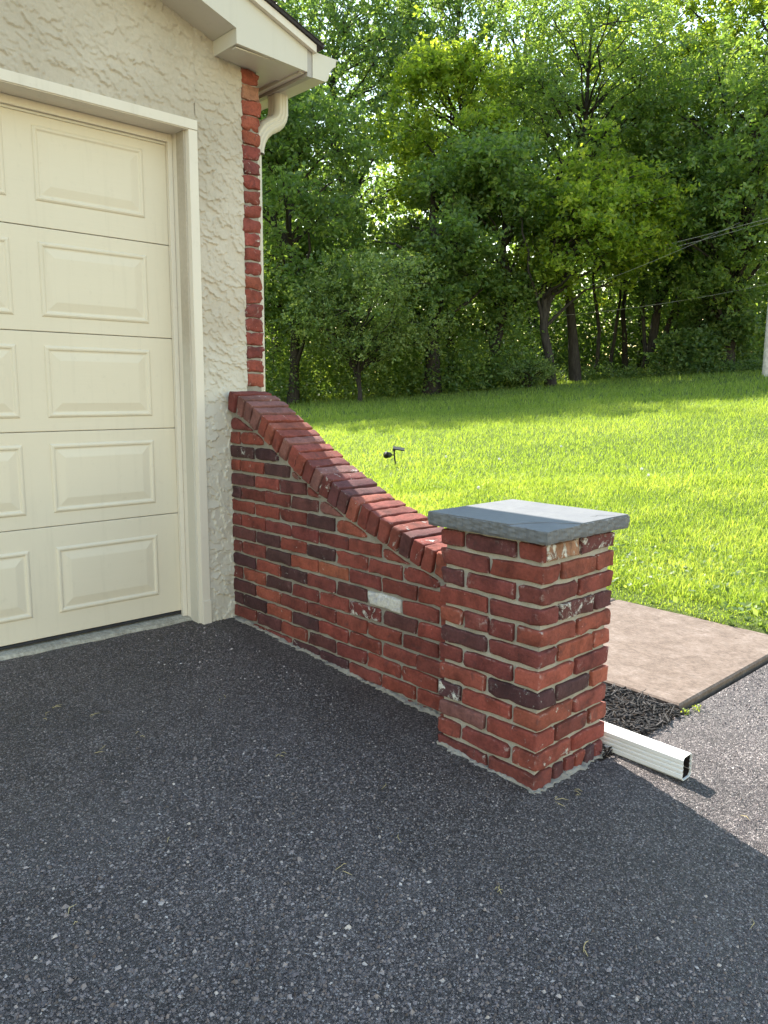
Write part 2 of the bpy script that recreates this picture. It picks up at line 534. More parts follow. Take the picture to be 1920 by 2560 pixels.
def grid_axis(parts):
    out = []
    for a, b, s in parts:
        out += list(np.arange(a, b - 1e-6, s))
    out.append(parts[-1][1])
    return np.array(out)

gx = grid_axis([(-400, -60, 40), (-60, -10, 5), (-10, 1.8, 1.0), (1.8, 2.3, 0.035), (2.3, 12, 0.4), (12, 70, 1.5), (70, 400, 30)])
gy = grid_axis([(-400, -60, 40), (-60, -4, 4), (-4, -2.4, 0.4), (-2.4, -1.8, 0.035), (-1.8, 12, 0.4), (12, 70, 1.5), (70, 400, 30)])
GX, GY = np.meshgrid(gx, gy)
GZ = ground_z(GX, GY)
nx, ny = len(gx), len(gy)
I = np.arange(nx * ny).reshape(ny, nx)
F = np.stack([I[:-1, :-1], I[:-1, 1:], I[1:, 1:], I[1:, :-1]], -1).reshape(-1, 4)
ground = np_mesh('ground', np.stack([GX, GY, GZ], -1).reshape(-1, 3), F, MAT['lawn'], smooth=True)
tag(ground, 'bright green mown lawn rising to the wood edge', 'lawn', kind='structure')

# asphalt sheet: L shape around the bed and walkway
ax = grid_axis([(-12, -3, 0.5), (-3, 0.22, 0.07), (0.22, 3.0, 0.07), (3.0, 9.0, 0.5)])
ay = grid_axis([(-14, -4, 0.5), (-4, -2.025, 0.079), (-2.025, 0.075, 0.07)])
AX, AY = np.meshgrid(ax, ay)
AZ = np.where(AY > -4, 0.118 + 0.056 * AY, -0.106 + 0.03 * (AY + 4))
AZ = AZ + 0.0025 * np.sin(AX * 5.1 + 0.6 * AY) * np.sin(AY * 4.3 - 0.7 * AX) * (AY < -0.3)
I = np.arange(AX.size).reshape(AX.shape)
F = np.stack([I[:-1, :-1], I[:-1, 1:], I[1:, 1:], I[1:, :-1]], -1).reshape(-1, 4)
cx = (AX[:-1, :-1] + AX[1:, 1:]).ravel() / 2; cy = (AY[:-1, :-1] + AY[1:, 1:]).ravel() / 2
keep = ~((cx > 0.2) & (cy > -2.025))
drive = np_mesh('driveway', np.stack([AX, AY, AZ], -1).reshape(-1, 3), F[keep], MAT['asphalt'], smooth=True)
tag(drive, 'dark grey coarse asphalt driveway in front of the garage', 'driveway', kind='structure')

def rock_field(pos, size, flat, tone, sink=0.35, seed=0):
    """low irregular stones: octahedra with jittered vertices. pos (n,3)"""
    r = np.random.default_rng(seed)
    n = len(pos)
    base = np.array([(1, 0, 0), (0, 1, 0), (-1, 0, 0), (0, -1, 0), (0.25, 0.2, 1), (-0.3, -0.15, 0.85), (0, 0, -0.6)], float)
    V = base[None] * r.uniform(0.6, 1.25, (n, 7, 3))
    ang = r.uniform(0, 6.28, n); c, s = np.cos(ang), np.sin(ang)
    el = r.uniform(0.6, 1.0, n)
    X = V[..., 0] * size[:, None]; Y = V[..., 1] * (size * el)[:, None]; Z = V[..., 2] * (size * flat)[:, None]
    # tilt
    tx, ty = r.normal(0, 0.18, n), r.normal(0, 0.18, n)
    Z = Z + X * tx[:, None] + Y * ty[:, None]
    P = np.stack([X * c[:, None] - Y * s[:, None], X * s[:, None] + Y * c[:, None], Z], -1) + pos[:, None, :]
    fb = np.array([(0, 1, 4), (1, 5, 4), (1, 2, 5), (2, 3, 5), (3, 4, 5), (3, 0, 4)])
    F = (fb[None] + 7 * np.arange(n)[:, None, None]).reshape(-1, 3)
    return P.reshape(-1, 3), F, np.repeat(tone, len(fb))

def scatter_drive(n, r):
    """positions on the asphalt, denser toward the viewer's side of the drive"""
    px, py = [], []
    while sum(map(len, px)) < n:
        d = 0.9 + 3.6 * r.uniform(0, 1, 40000) ** 1.25
        a = YAW + r.uniform(-0.62, 0.60, 40000)
        x = CAM.x + d * np.sin(a); y = CAM.y + d * np.cos(a)
        ok = (y < 0.05) & ~((x > 0.2) & (y > -2.03)) & ~((x > -0.03) & (y > -1.7)) & ~((x > -0.16) & (x < 0.27) & (y > -2.02))
        px.append(x[ok]); py.append(y[ok])
    x = np.concatenate(px)[:n]; y = np.concatenate(py)[:n]
    return x, y

r = np.random.default_rng(5)
NS = 90000
sx, sy = scatter_drive(NS, r)
sz = np.where(sy > -4, 0.118 + 0.056 * sy, 0) + 0.0025 * np.sin(sx * 5.1 + 0.6 * sy) * np.sin(sy * 4.3 - 0.7 * sx) * (sy < -0.3)
dist = np.hypot(sx - CAM.x, sy - CAM.y)
coarse = sstep(0.5 + 0.9 * np.sin(sx * 2.3 + 1.2) * np.sin(sy * 1.9 + 2.2) + 0.25 * np.sin(sx * 6 + sy * 5))
size = r.gamma(3.2, 0.00060, NS) * (0.78 + 0.62 * coarse) + 0.0011
size = np.clip(size, 0.0016, 0.0125)
pos = np.stack([sx, sy, sz + 0.0002], -1)
tone = np.clip(r.beta(1.3, 2.5, NS) + 0.10 * (size > 0.006) * r.uniform(0, 1, NS) + (r.uniform(0, 1, NS) > 0.997) * 0.35, 0, 1)
V, F, T = rock_field(pos, size, r.uniform(0.4, 0.95, NS), tone, seed=6)
agg = np_mesh('asphalt_aggregate', V, F, MAT['aggregate'], attrs={'tone': T})
tag(agg, 'loose grey stone chips bedded in the driveway asphalt', 'gravel', kind='stuff')

# walkway: poured slabs in a row beside the garage
walk = empty('walkway', (0.835, -2.0, 0))
tag(walk, 'pinkish weathered concrete walkway beside the brick pillar', 'walkway', kind='structure')
def slab_mesh(x0, x1, y0, y1, z0, z1, name):
    gxs = np.concatenate([[x0, x0 + 0.008], np.linspace(x0 + 0.05, x1 - 0.05, 12), [x1 - 0.008, x1]])
    gys = np.concatenate([[y0, y0 + 0.008], np.linspace(y0 + 0.05, y1 - 0.05, 12), [y1 - 0.008, y1]])
    V = []; n = len(gxs); m_ = len(gys)
    for j, yy in enumerate(gys):
        for i, xx in enumerate(gxs):
            z = z0 + (z1 - z0) * (yy - y0) / (y1 - y0)
            if i in (0, n - 1) or j in (0, m_ - 1): z -= 0.007
            z += 0.0008 * math.sin(xx * 31 + yy * 17)
            V.append((xx, yy, z))
    F = [(j * n + i, j * n + i + 1, (j + 1) * n + i + 1, (j + 1) * n + i) for j in range(m_ - 1) for i in range(n - 1)]
    ring = [i for i in range(n)] + [j * n + n - 1 for j in range(1, m_)] + [(m_ - 1) * n + i for i in range(n - 2, -1, -1)] + [j * n for j in range(m_ - 2, 0, -1)]
    b = len(V)
    for k in ring: V.append((V[k][0], V[k][1], V[k][2] - 0.09))
    for q in range(len(ring)):
        w = (q + 1) % len(ring)
        F.append((ring[q], b + q, b + w, ring[w]))
    wx, wy = 0.835, -2.0
    return mesh_obj(name, [(v[0] - wx, v[1] - wy, v[2]) for v in V], F, MAT['slab'], walk, smooth=False)
ys = -2.0
zslab = lambda y: 0.026 + 0.012 * (y + 2.0)
for L_ in (1.02, 1.22, 1.22, 1.22, 1.22):
    slab_mesh(0.838, 2.07, ys, ys + L_ - 0.010, zslab(ys), zslab(ys + L_), 'slab')
    ys += L_

# mulch bed between garage and walkway
bed = MB().box(0.2, 0.836, -2.03, 4.0, -0.08, 0.0)
bed.v = [(x, y, (z if z < -0.05 else 0.006 + 0.012 * (y + 2.0))) for x, y, z in bed.v]
tag(bed.obj('planting_bed', MAT['soil']), 'dark soil bed between the brick wall and the walkway', 'bed', kind='structure')
NM = 3600
mx_ = r.uniform(0.215, 0.828, NM); my_ = np.where(r.uniform(0, 1, NM) < 0.75, r.uniform(-2.03, -1.1, NM), r.uniform(-1.1, 1.5, NM))
edge = (mx_ > 0.60 - 0.35 * (my_ + 2.03) / 0.05) | (my_ > -1.99)
bb = np.array([(-1, -.5, 0), (1, -.35, .1), (0.9, .5, 0.05), (-.9, .4, .12), (-.8, -.3, .5), (.8, -.2, .55), (.7, .3, .45), (-.7, .3, .5)])
L = r.uniform(0.010, 0.032, NM); W = r.uniform(0.003, 0.008, NM)
P = bb[None] * np.stack([L, W, W * 1.2], -1)[:, None, :] * r.uniform(0.8, 1.2, (NM, 8, 3))
ang = r.uniform(0, 6.28, NM); tl = r.normal(0, 0.35, NM)
P[..., 2] += P[..., 0] * tl[:, None]
c, s = np.cos(ang)[:, None], np.sin(ang)[:, None]
P = np.stack([P[..., 0] * c - P[..., 1] * s, P[..., 0] * s + P[..., 1] * c, P[..., 2]], -1)
hump = 0.012 * np.exp(-(((mx_ - 0.42) / 0.16) ** 2 + ((my_ + 1.72) / 0.14) ** 2))
P += np.stack([mx_, my_, 0.008 + 0.012 * (my_ + 2) + r.uniform(0, 0.016, NM) + hump], -1)[:, None, :]
fb = np.array([(0, 3, 2, 1), (4, 5, 6, 7), (0, 1, 5, 4), (1, 2, 6, 5), (2, 3, 7, 6), (3, 0, 4, 7)])
F = (fb[None] + 8 * np.arange(NM)[:, None, None]).reshape(-1, 4)
chips = np_mesh('mulch', P.reshape(-1, 3), F, MAT['mulch'], attrs={'tone': np.repeat(r.uniform(0, 1, NM), 6)})
tag(chips, 'black shredded bark mulch beside the concrete walkway', 'mulch', kind='stuff')

# ------------------------------------------------------------------ brick builders
RED = (0.228, 0.058, 0.043); ORANGE = (0.275, 0.078, 0.050); DEEP = (0.176, 0.047, 0.040)
PLUM = (0.115, 0.041, 0.040); DARK = (0.078, 0.034, 0.036); PINK = (0.20, 0.085, 0.075); TAN = (0.33, 0.16, 0.10)
WHITE = (0.74, 0.74, 0.73)
def jit(c, a=0.12):
    k = 1 + random.uniform(-a, a)
    return tuple(max(0.005, x * k * (1 + random.uniform(-0.05, 0.05))) for x in c)
def pick():
    u = random.random()
    return RED if u < 0.38 else DEEP if u < 0.62 else ORANGE if u < 0.72 else PLUM if u < 0.86 else DARK if u < 0.96 else PINK

BSEED = [100]
def brick_box(size, mat4, parent, color, residue=0.0, rad=0.006, rough=1.0, nu=(7, 4, 3)):
    """tumbled brick: box with worn edges, in its own local frame"""
    BSEED[0] += 1
    rs = np.random.default_rng(BSEED[0])
    h = np.array(size) / 2
    def axis(hh, n):
        rr = min(rad, hh * 0.45)
        return np.concatenate([[-hh, -hh + rr * 0.5], np.linspace(-hh + rr * 1.3, hh - rr * 1.3, n), [hh - rr * 0.5, hh]])
    axs = [axis(h[i], nu[i]) for i in range(3)]
    V, Fs, idx = [], [], {}
    def vid(p):
        k = (round(p[0], 6), round(p[1], 6), round(p[2], 6))
        if k not in idx: idx[k] = len(V); V.append(p)
        return idx[k]
    for d in range(3):
        a, b = [(1, 2), (2, 0), (0, 1)][d]
        for sgn in (-1, 1):
            for i in range(len(axs[a]) - 1):
                for j in range(len(axs[b]) - 1):
                    q = []
                    for (ii, jj) in ((i, j), (i + 1, j), (i + 1, j + 1), (i, j + 1)):
                        p = [0, 0, 0]; p[d] = sgn * h[d]; p[a] = axs[a][ii]; p[b] = axs[b][jj]
                        q.append(vid(tuple(p)))
                    Fs.append(tuple(q) if sgn > 0 else tuple(reversed(q)))
    V = np.array(V, float)
    # varied edge radius: round by clamping
    rr = np.minimum(rad * (0.8 + 0.5 * np.sin(V @ rs.normal(size=3) * 40 + rs.uniform(0, 6))), h.min() * 0.6)
    rr = np.maximum(rr, 0.002)[:, None]
    core = np.clip(V, -(h - rr), h - rr)
    dvec = V - core
    ln = np.linalg.norm(dvec, axis=1, keepdims=True)
    V = core + dvec / np.maximum(ln, 1e-9) * np.minimum(ln, rr)
    V = V + wob(V, 0.0030 * rough, 48, BSEED[0]) + wob(V, 0.0019 * rough, 140, BSEED[0] + 9)
    # chipped corners
    for _ in range(rs.integers(2, 6)):
        cpt = h * rs.choice([-1, 1], 3)
        k = rs.integers(0, 3); cpt[k] *= rs.uniform(-1, 1)
        R_ = rs.uniform(0.010, 0.024)
        w = np.clip(1 - np.linalg.norm(V - cpt, axis=1) / R_, 0, 1)[:, None]
        V = V - w * cpt / np.linalg.norm(cpt) * rs.uniform(0.004, 0.011) * rough
    o = mesh_obj('brick', V, Fs, MAT['brick'], parent, smooth=True)
    o.matrix_local = mat4
    c = jit(color)
    o.color = (c[0], c[1], c[2], residue)
    return o

def brick_poly(poly, x_face, depth, parent, color, residue=0.0):
    """cut brick: polygon in (y,z) on a face looking toward -x"""
    BSEED[0] += 1
    rs = np.random.default_rng(BSEED[0])
    P = np.array(poly, float)
    cen = P.mean(0)
    pts = []
    n = len(P)
    for i in range(n):
        a, b = P[i], P[(i + 1) % n]
        L = np.linalg.norm(b - a)
        k = max(1, int(L / 0.022))
        for t in range(k):
            pts.append(a + (b - a) * t / k)
    pts = np.array(pts)
    # soften corners
    sm = 0.25 * np.roll(pts, 1, 0) + 0.5 * pts + 0.25 * np.roll(pts, -1, 0)
    pts = sm + rs.normal(0, 0.0009, sm.shape) - cen
    m = len(pts)
    rr = np.linalg.norm(pts, axis=1, keepdims=True)
    ins = pts * (1 - np.minimum(0.005 / rr, 0.4)); ins2 = pts * (1 - np.minimum(0.016 / rr, 0.65))
    V = []
    for ring, xo in ((pts, depth), (pts, 0.006), (ins, 0.0015), (ins2, 0.0)):
        for p in ring: V.append((xo + rs.normal(0, 0.0004), p[0], p[1]))
    V.append((0, 0, 0))
    F = []
    for k in range(3):
        for i in range(m):
            j = (i + 1) % m
            F.append((k * m + i, k * m + j, (k + 1) * m + j, (k + 1) * m + i))
    for i in range(m): F.append((3 * m + i, 3 * m + (i + 1) % m, 4 * m))
    o = mesh_obj('brick', V, F, MAT['brick'], parent, smooth=True)
    import bmesh
    bm = bmesh.new(); bm.from_mesh(o.data); bmesh.ops.recalc_face_normals(bm, faces=bm.faces); bm.to_mesh(o.data); bm.free()
    o.location = (x_face, cen[0], cen[1])
    c = jit(color)
    o.color = (c[0], c[1], c[2], residue)
    return o

C_ = 0.068                       # course height
# ------------------------------------------------------------------ brick pillar
PX0, PX1, PYN, PYF = -0.152, 0.256, -2.006, -1.580
pil = empty('brick_pillar', (0.05, -1.79, 0.0))
tag(pil, 'square red brick pillar under a blue grey slab at the low end of the sloping wall', 'pillar')
def P_(x0, x1, y0, y1, z0, z1): return Matrix.Translation(((x0 + x1) / 2 - 0.05, (y0 + y1) / 2 + 1.79, (z0 + z1) / 2)), (x1 - x0, y1 - y0, z1 - z0)
core = MB().box(PX0 + 0.015 - 0.05, PX1 - 0.015 - 0.05, PYN + 0.015 + 1.79, PYF - 0.015 + 1.79, -0.12, 12 * C_ - 0.002)
core.obj('mortar', MAT['mortar_pale'], pil)
J = 0.0140
def pbrick(x0, x1, y0, y1, k, col, res=0.0, dz=0.0):
    z0 = k * C_ + J / 2 + random.uniform(-.0015, .0015); z1 = (k + 1) * C_ - J / 2 + random.uniform(-.0015, .0015)
    if k == 0: z0 = -0.05
    s = random.uniform(-0.0022, 0.0022)
    M4, sz_ = P_(x0, x1, y0, y1, z0, z1)
    M4 = M4 @ Matrix.Rotation(random.uniform(-.008, .008), 4, 'Z')
    n = [max(2, int(v / 0.03)) for v in sz_]
    return brick_box(sz_, M4, pil, col, res, rad=random.uniform(0.006, 0.010), nu=tuple(n))
W4 = 0.097
# per course from the top: colours left-face [far, mid, near/corner], front-face rest
A_rows = {11: ([DEEP, PLUM, RED], 0.0, [PLUM], 0.35), 9: ([PLUM, DEEP, DEEP], 0.0, [RED], 0.12), 7: ([ORANGE, DEEP, RED], .05, [ORANGE], .18),
          5: ([DEEP, DEEP, ORANGE], .0, [DEEP], .05), 3: ([DARK, RED, ORANGE], .1, [RED], .08), 1: ([RED, DEEP, RED], .1, [RED], .1)}
B_rows = {10: ([DEEP, RED], [ORANGE, ORANGE], (0, .1, .1, .1)), 8: ([RED, DEEP], [PLUM, PLUM], (.05, 0, .46, .1)), 6: ([PLUM, DEEP], [ORANGE, ORANGE], (0, .05, .05, 0)),
          4: ([RED, DARK], [DARK, ORANGE], (.1, .25, .05, 0)), 2: ([PINK, RED], [DEEP, ORANGE], (.18, .2, .12, 0))}
MX = (PX0 + PX1) / 2; MY = (PYN + PYF) / 2
for k in range(12):
    if k in A_rows:
        cl, rs_, cf, fr = A_rows[k]
        res_corner = 0.75 if k == 11 else (0.28 if k == 1 else rs_ + random.choice([0, .12, .2]))
        # near course of two stretchers along the front
        if k == 11:     # red end, pale lime-washed front
            pbrick(PX0, PX0 + 0.022, PYN + 0.001, PYN + W4, k, RED, 0.1)
            pbrick(PX0 + 0.018, MX - J / 2, PYN, PYN + W4 - 0.004, k, TAN, 0.44)
        else:
            pbrick(PX0, MX - J / 2, PYN, PYN + W4, k, cl[2], res_corner)
        pbrick(MX + J / 2, PX1, PYN, PYN + W4, k, cf[0], fr)
        # left face: stretcher, then far end of the back course
        y0 = PYN + W4 + J
        if k == 7:      # broken brick
            pbrick(PX0, PX0 + W4, y0, y0 + 0.098, k, DEEP, 0.05); pbrick(PX0, PX0 + W4, y0 + 0.1005, PYF - W4 - J, k, DEEP, 0.05)
        else:
            pbrick(PX0, PX0 + W4, y0, PYF - W4 - J, k, cl[1], random.choice([0, .05, .1]))
        pbrick(PX1 - W4, PX1, y0, PYF - W4 - J, k, pick(), .05)
        pbrick(PX0, MX - J / 2, PYF - W4, PYF, k, cl[0], 0.42 if k == 3 else .1)
        pbrick(MX + J / 2, PX1, PYF - W4, PYF, k, pick(), .05)
    elif k in B_rows:
        cl, cf, rr4 = B_rows[k]
        pbrick(PX0, PX0 + W4, MY + J / 2, PYF, k, cl[0], rr4[0])
        near = pbrick(PX0, PX0 + W4, PYN, MY - J / 2, k, cl[1], rr4[1])
        x0 = PX0 + W4 + J
        pbrick(x0, PX1 - W4 - J, PYN, PYN + W4, k, cf[0], rr4[2])
        pbrick(PX1 - W4, PX1, PYN, MY - J / 2, k, cf[1], rr4[3])
        pbrick(PX1 - W4, PX1, MY + J / 2, PYF, k, pick(), .05)
        pbrick(x0, PX1 - W4 - J, PYF - W4, PYF, k, pick(), .05)
    else:               # bottom course, small rowlocks along the front
        pbrick(PX0, PX0 + W4, PYN, MY - 0.02, 0, DEEP, .1)
        pbrick(PX0, PX0 + W4, MY - 0.008, PYF, 0, DEEP, .2)
        xs = np.linspace(PX0 + W4 + J, PX1, 6)
        for i in range(5):
            pbrick(xs[i] + 0.003, xs[i + 1] - 0.003, PYN, PYN + W4, 0, [PLUM, DEEP, RED, DARK, DEEP][i], .15)
        pbrick(PX1 - W4, PX1, PYN + W4 + J, PYF, 0, DEEP, .1)

# slate cap with flaked layers on top
CX0, CX1, CY0, CY1 = PX0 - 0.028, PX1 + 0.036, PYN - 0.028, PYF + 0.040
n = 64
us = np.linspace(0, 1, n); 
V = []; capz = 12 * C_ + 0.004; capt = 0.044
rsd = np.random.default_rng(77)
for j in range(n):
    for i in range(n):
        u, v = us[i], us[j]
        x = CX0 + (CX1 - CX0) * u; y = CY0 + (CY1 - CY0) * v
        ex = min(i, n - 1 - i); ey = min(j, n - 1 - j)
        if ex == 0: x += 0.0022 * math.sin(y * 61 + 1) + 0.0016 * math.sin(y * 173) 
        if ey == 0: y += 0.0022 * math.sin(x * 57 + 2) + 0.0016 * math.sin(x * 161)
        z = capz + capt + 0.0010 * math.sin(x * 13 + y * 9) + 0.0006 * math.sin(x * 41 - y * 37)
        if ex == 0 or ey == 0: z -= 0.002
        V.append((x - 0.05, y + 1.79, z))
F = [(j * n + i, j * n + i + 1, (j + 1) * n + i + 1, (j + 1) * n + i) for j in range(n - 1) for i in range(n - 1)]
ring = [i for i in range(n)] + [j * n + n - 1 for j in range(1, n)] + [(n - 1) * n + i for i in range(n - 2, -1, -1)] + [j * n for j in range(n - 2, 0, -1)]
prev = ring
for lev in range(1, 6):
    b = len(V); cur = []
    for q, k in enumerate(ring):
        vx, vy, vz = V[k]
        off = (0.0014 * math.sin(q * 0.55 + lev * 2.1) + 0.001 * math.sin(q * 1.7 + lev)) * (1 if lev < 5 else 0.5)
        cxx, cyy = (CX0 + CX1) / 2 - 0.05, (CY0 + CY1) / 2 + 1.79
        dl = math.hypot(vx - cxx, vy - cyy)
        if lev == 5: off -= 0.004
        V.append((vx + (vx - cxx) / dl * off, vy + (vy - cyy) / dl * off, capz + capt * (1 - lev / 5)))
        cur.append(b + q)
    for q in range(len(ring)):
        w = (q + 1) % len(ring)
        F.append((prev[q], cur[q], cur[w], prev[w]))
    prev = cur
F.append(tuple(reversed(prev)))
capo = mesh_obj('cap_slab', V, F, MAT['slate'], pil)
arc_ = [(CX0 + 0.001, -1.890), (-0.163, -1.898), (-0.125, -1.908), (-0.091, -1.924), (-0.064, -1.946), (-0.039, -1.975), (-0.018, -2.0), (0.002, -2.024), (0.006, CY0 + 0.001)]
lay = arc_ + [(0.10, CY0 + 0.002), (0.20, CY0 + 0.004), (CX1 - 0.003, CY0 + 0.002), (CX1 - 0.002, -1.85), (CX1 - 0.004, -1.70), (CX1 - 0.002, CY1 - 0.003), (0.1, CY1 - 0.002), (-0.05, CY1 - 0.004), (CX0 + 0.002, CY1 - 0.002), (CX0 + 0.004, -1.7)]
mb = MB(); nl = len(lay)
for zz_, sh in ((capz + capt - 0.004, 0), (capz + capt + 0.0022, 0), (capz + capt + 0.0032, 0.0015)):
    for (xx_, yy_) in lay:
        mb.v.append((xx_ - 0.05 - sh * (1 if xx_ > 0.05 else -1), yy_ + 1.79 - sh * (1 if yy_ > -1.79 else -1), zz_))
for q in range(2):
    for i in range(nl):
        j = (i + 1) % nl
        mb.f.append((q * nl + i, q * nl + j, (q + 1) * nl + j, (q + 1) * nl + i))
mb.f.append(tuple(2 * nl + i for i in range(nl)))
mb.obj('cap_layer', MAT['slate'], pil)
for q0, q1 in (((0.144, -1.976), (0.158, -1.987)), ((0.158, -1.987), (0.180, -1.980)), ((0.180, -1.980), (0.232, -2.016))):
    d_ = Vector((q1[0] - q0[0], q1[1] - q0[1], 0)); nn_ = Vector((-d_.y, d_.x, 0)).normalized() * 0.0009
    zc_ = capz + capt + 0.0035
    mesh_obj('cap_crack', [(q0[0] - .05 - nn_.x, q0[1] + 1.79 - nn_.y, zc_), (q1[0] - .05 - nn_.x, q1[1] + 1.79 - nn_.y, zc_), (q1[0] - .05 + nn_.x, q1[1] + 1.79 + nn_.y, zc_), (q0[0] - .05 + nn_.x, q0[1] + 1.79 + nn_.y, zc_)], [(0, 1, 2, 3)], MAT['dark'], pil)
capo['label'] = 'blue grey slate cap slab with a flaked near corner'
# mortar bed under the cap
MB().box(PX0 + 0.006 - .05, PX1 - 0.006 - .05, PYN + 0.006 + 1.79, PYF - 0.006 + 1.79, 12 * C_ - 0.003, capz + 0.001).obj('mortar', MAT['mortar_pale'], pil)

# ------------------------------------------------------------------ sloping wing wall
J = 0.0118
wing = empty('brick_wing_wall', (0.09, -0.8, 0.0))
tag(wing, 'low red brick wall sweeping down from the garage corner to the pillar', 'wall')
wing_off = Vector((-0.09, 0.8, 0.0))
By = np.array([0.02, -.007, -.124, -.235, -.342, -.439, -.521, -.635, -.743, -.883, -.997, -1.119, -1.244, -1.394, -1.50, -1.60])
Bz = np.array([1.172, 1.163, 1.126, 1.076, 1.020, .963, .920, .862, .808, .755, .713, .668, .624, .588, .572, .562])
pf = np.polyfit(By, Bz, 5)
Bc = lambda y: float(np.polyval(pf, y))
dB = lambda y: float(np.polyval(np.polyder(pf), y))
ZR = 0.3272
BP = 0.2055
def cut_poly(y0, y1, z0, z1):
    """rectangle (y0<y1) clipped under the curve minus a joint"""
    pts = [(y0, z0), (y1, z0), (y1, z1), (y0, z1)]
    ym = (y0 + y1) / 2
    out = []
    lim = lambda y: Bc(y) - 0.012
    g = lambda p: lim(p[0]) - p[1]
    for i in range(4):
        a, b = pts[i], pts[(i + 1) % 4]
        ga, gb = g(a), g(b)
        if ga >= 0: out.append(a)
        if (ga >= 0) != (gb >= 0):
            lo, hi = 0.0, 1.0
            for _ in range(30):
                t = (lo + hi) / 2
                p = (a[0] + (b[0] - a[0]) * t, a[1] + (b[1] - a[1]) * t)
                if (g(p) >= 0) == (ga >= 0): lo = t
                else: hi = t
            out.append(p)
    return out
def area(p): return 0.5 * abs(sum(p[i][0] * p[(i + 1) % len(p)][1] - p[(i + 1) % len(p)][0] * p[i][1] for i in range(len(p))))
row_cols = {13: [PLUM, ORANGE, DEEP, DEEP, RED, RED, DEEP, RED], 15: [DEEP, PLUM, RED, PLUM, DEEP, RED, RED, PINK],
            12: [DEEP, ORANGE, DARK, DEEP, RED, DEEP, PLUM, RED], 14: [DARK, DARK, ORANGE, DARK, RED, RED, RED, DEEP], 11: [DARK, RED, DARK, DEEP, PLUM, None, DEEP, RED],
            10: [DEEP, DEEP, DARK, ORANGE, ORANGE, DEEP, DEEP, RED], 16: [DEEP, RED, DEEP, DARK, DARK, DEEP, RED, RED], 9: [PLUM, DARK, RED, DARK, RED, RED, RED, RED],
            8: [DEEP, RED, DEEP, DEEP, DEEP, RED], 7: [RED, RED, DEEP, DARK, ORANGE], 3: [DARK, DARK]}
for row in range(1, 18):
    zt = ZR + (13 - row) * C_ - J / 2; zb = zt - C_ + J
    odd = row % 2 == 1
    edges = [0.0]
    first = BP if odd else BP * 0.42
    y = 0.0
    edges.append(-first)
    while edges[-1] > -1.60: edges.append(edges[-1] - BP)
    for i in range(len(edges) - 1):
        ya, yb = edges[i] - (0.004 if i == 0 else J / 2), edges[i + 1] + J / 2
        ya += random.uniform(-.003, .003) * (i > 0); yb += random.uniform(-.003, .003)
        yb = max(yb, -1.60)
        if ya - yb < 0.03: continue
        if zt < asph(ya) - 0.03: continue
        z0 = zb + random.uniform(-.0015, .0015); z1 = zt + random.uniform(-.0015, .0015)
        cols = row_cols.get(row, [])
        col = cols[i] if i < len(cols) else pick()
        res = random.choice([0, .03, .06, .1, .12, .16, .2])
        if col == DARK: res = max(res, random.choice([.06, .14, .24]))
        if (row, i) == (12, 5): res = 0.40
        pl = cut_poly(yb, ya, z0, z1)
        if len(pl) < 3 or area(pl) < 0.0006: continue
        full = area(pl) > 0.985 * (ya - yb) * (z1 - z0)
        if col is None: col, res = WHITE, 0.62
        xo = random.uniform(-0.002, 0.0025)
        for back in (0, 1):
            if back and (row > 15 or not full): continue
            if full:
                dep = 0.088
                xx = (xo + dep / 2) if not back else (0.188 - dep / 2)
                M4 = Matrix.Translation(Vector((xx, (ya + yb) / 2, (z0 + z1) / 2)) + wing_off) @ Matrix.Rotation(random.uniform(-.006, .006), 4, 'X')
                ob = brick_box((dep, ya - yb, z1 - z0), M4, wing, col if not back else pick(), res if not back else .05, rad=random.uniform(.005, .009), nu=(2, max(2, int((ya - yb) / .03)), 3))
            else:
                ob = brick_poly(pl, xo, 0.088, wing, col, res)
                ob.location = Vector(ob.location) + wing_off
# row with the white painted brick: give the marked brick its own label
for o in wing.children:
    if o.name.startswith('brick') and o.color[3] > 0.6: o['label'] = 'brick with flaking white paint'
# extra splash of white on the brick below it is carried by residue
# core
ysamp = np.linspace(0.0, -1.60, 40)
poly = [(0.0 + 0.8, -0.12)] + [(y + 0.8, Bc(y) + 0.01) for y in ysamp] + [(-1.60 + 0.8, -0.12)]
mb = MB().prism(poly, 'x', 0.0115 - 0.09, 0.178 - 0.09)
mb.obj('mortar', MAT['mortar'], wing)
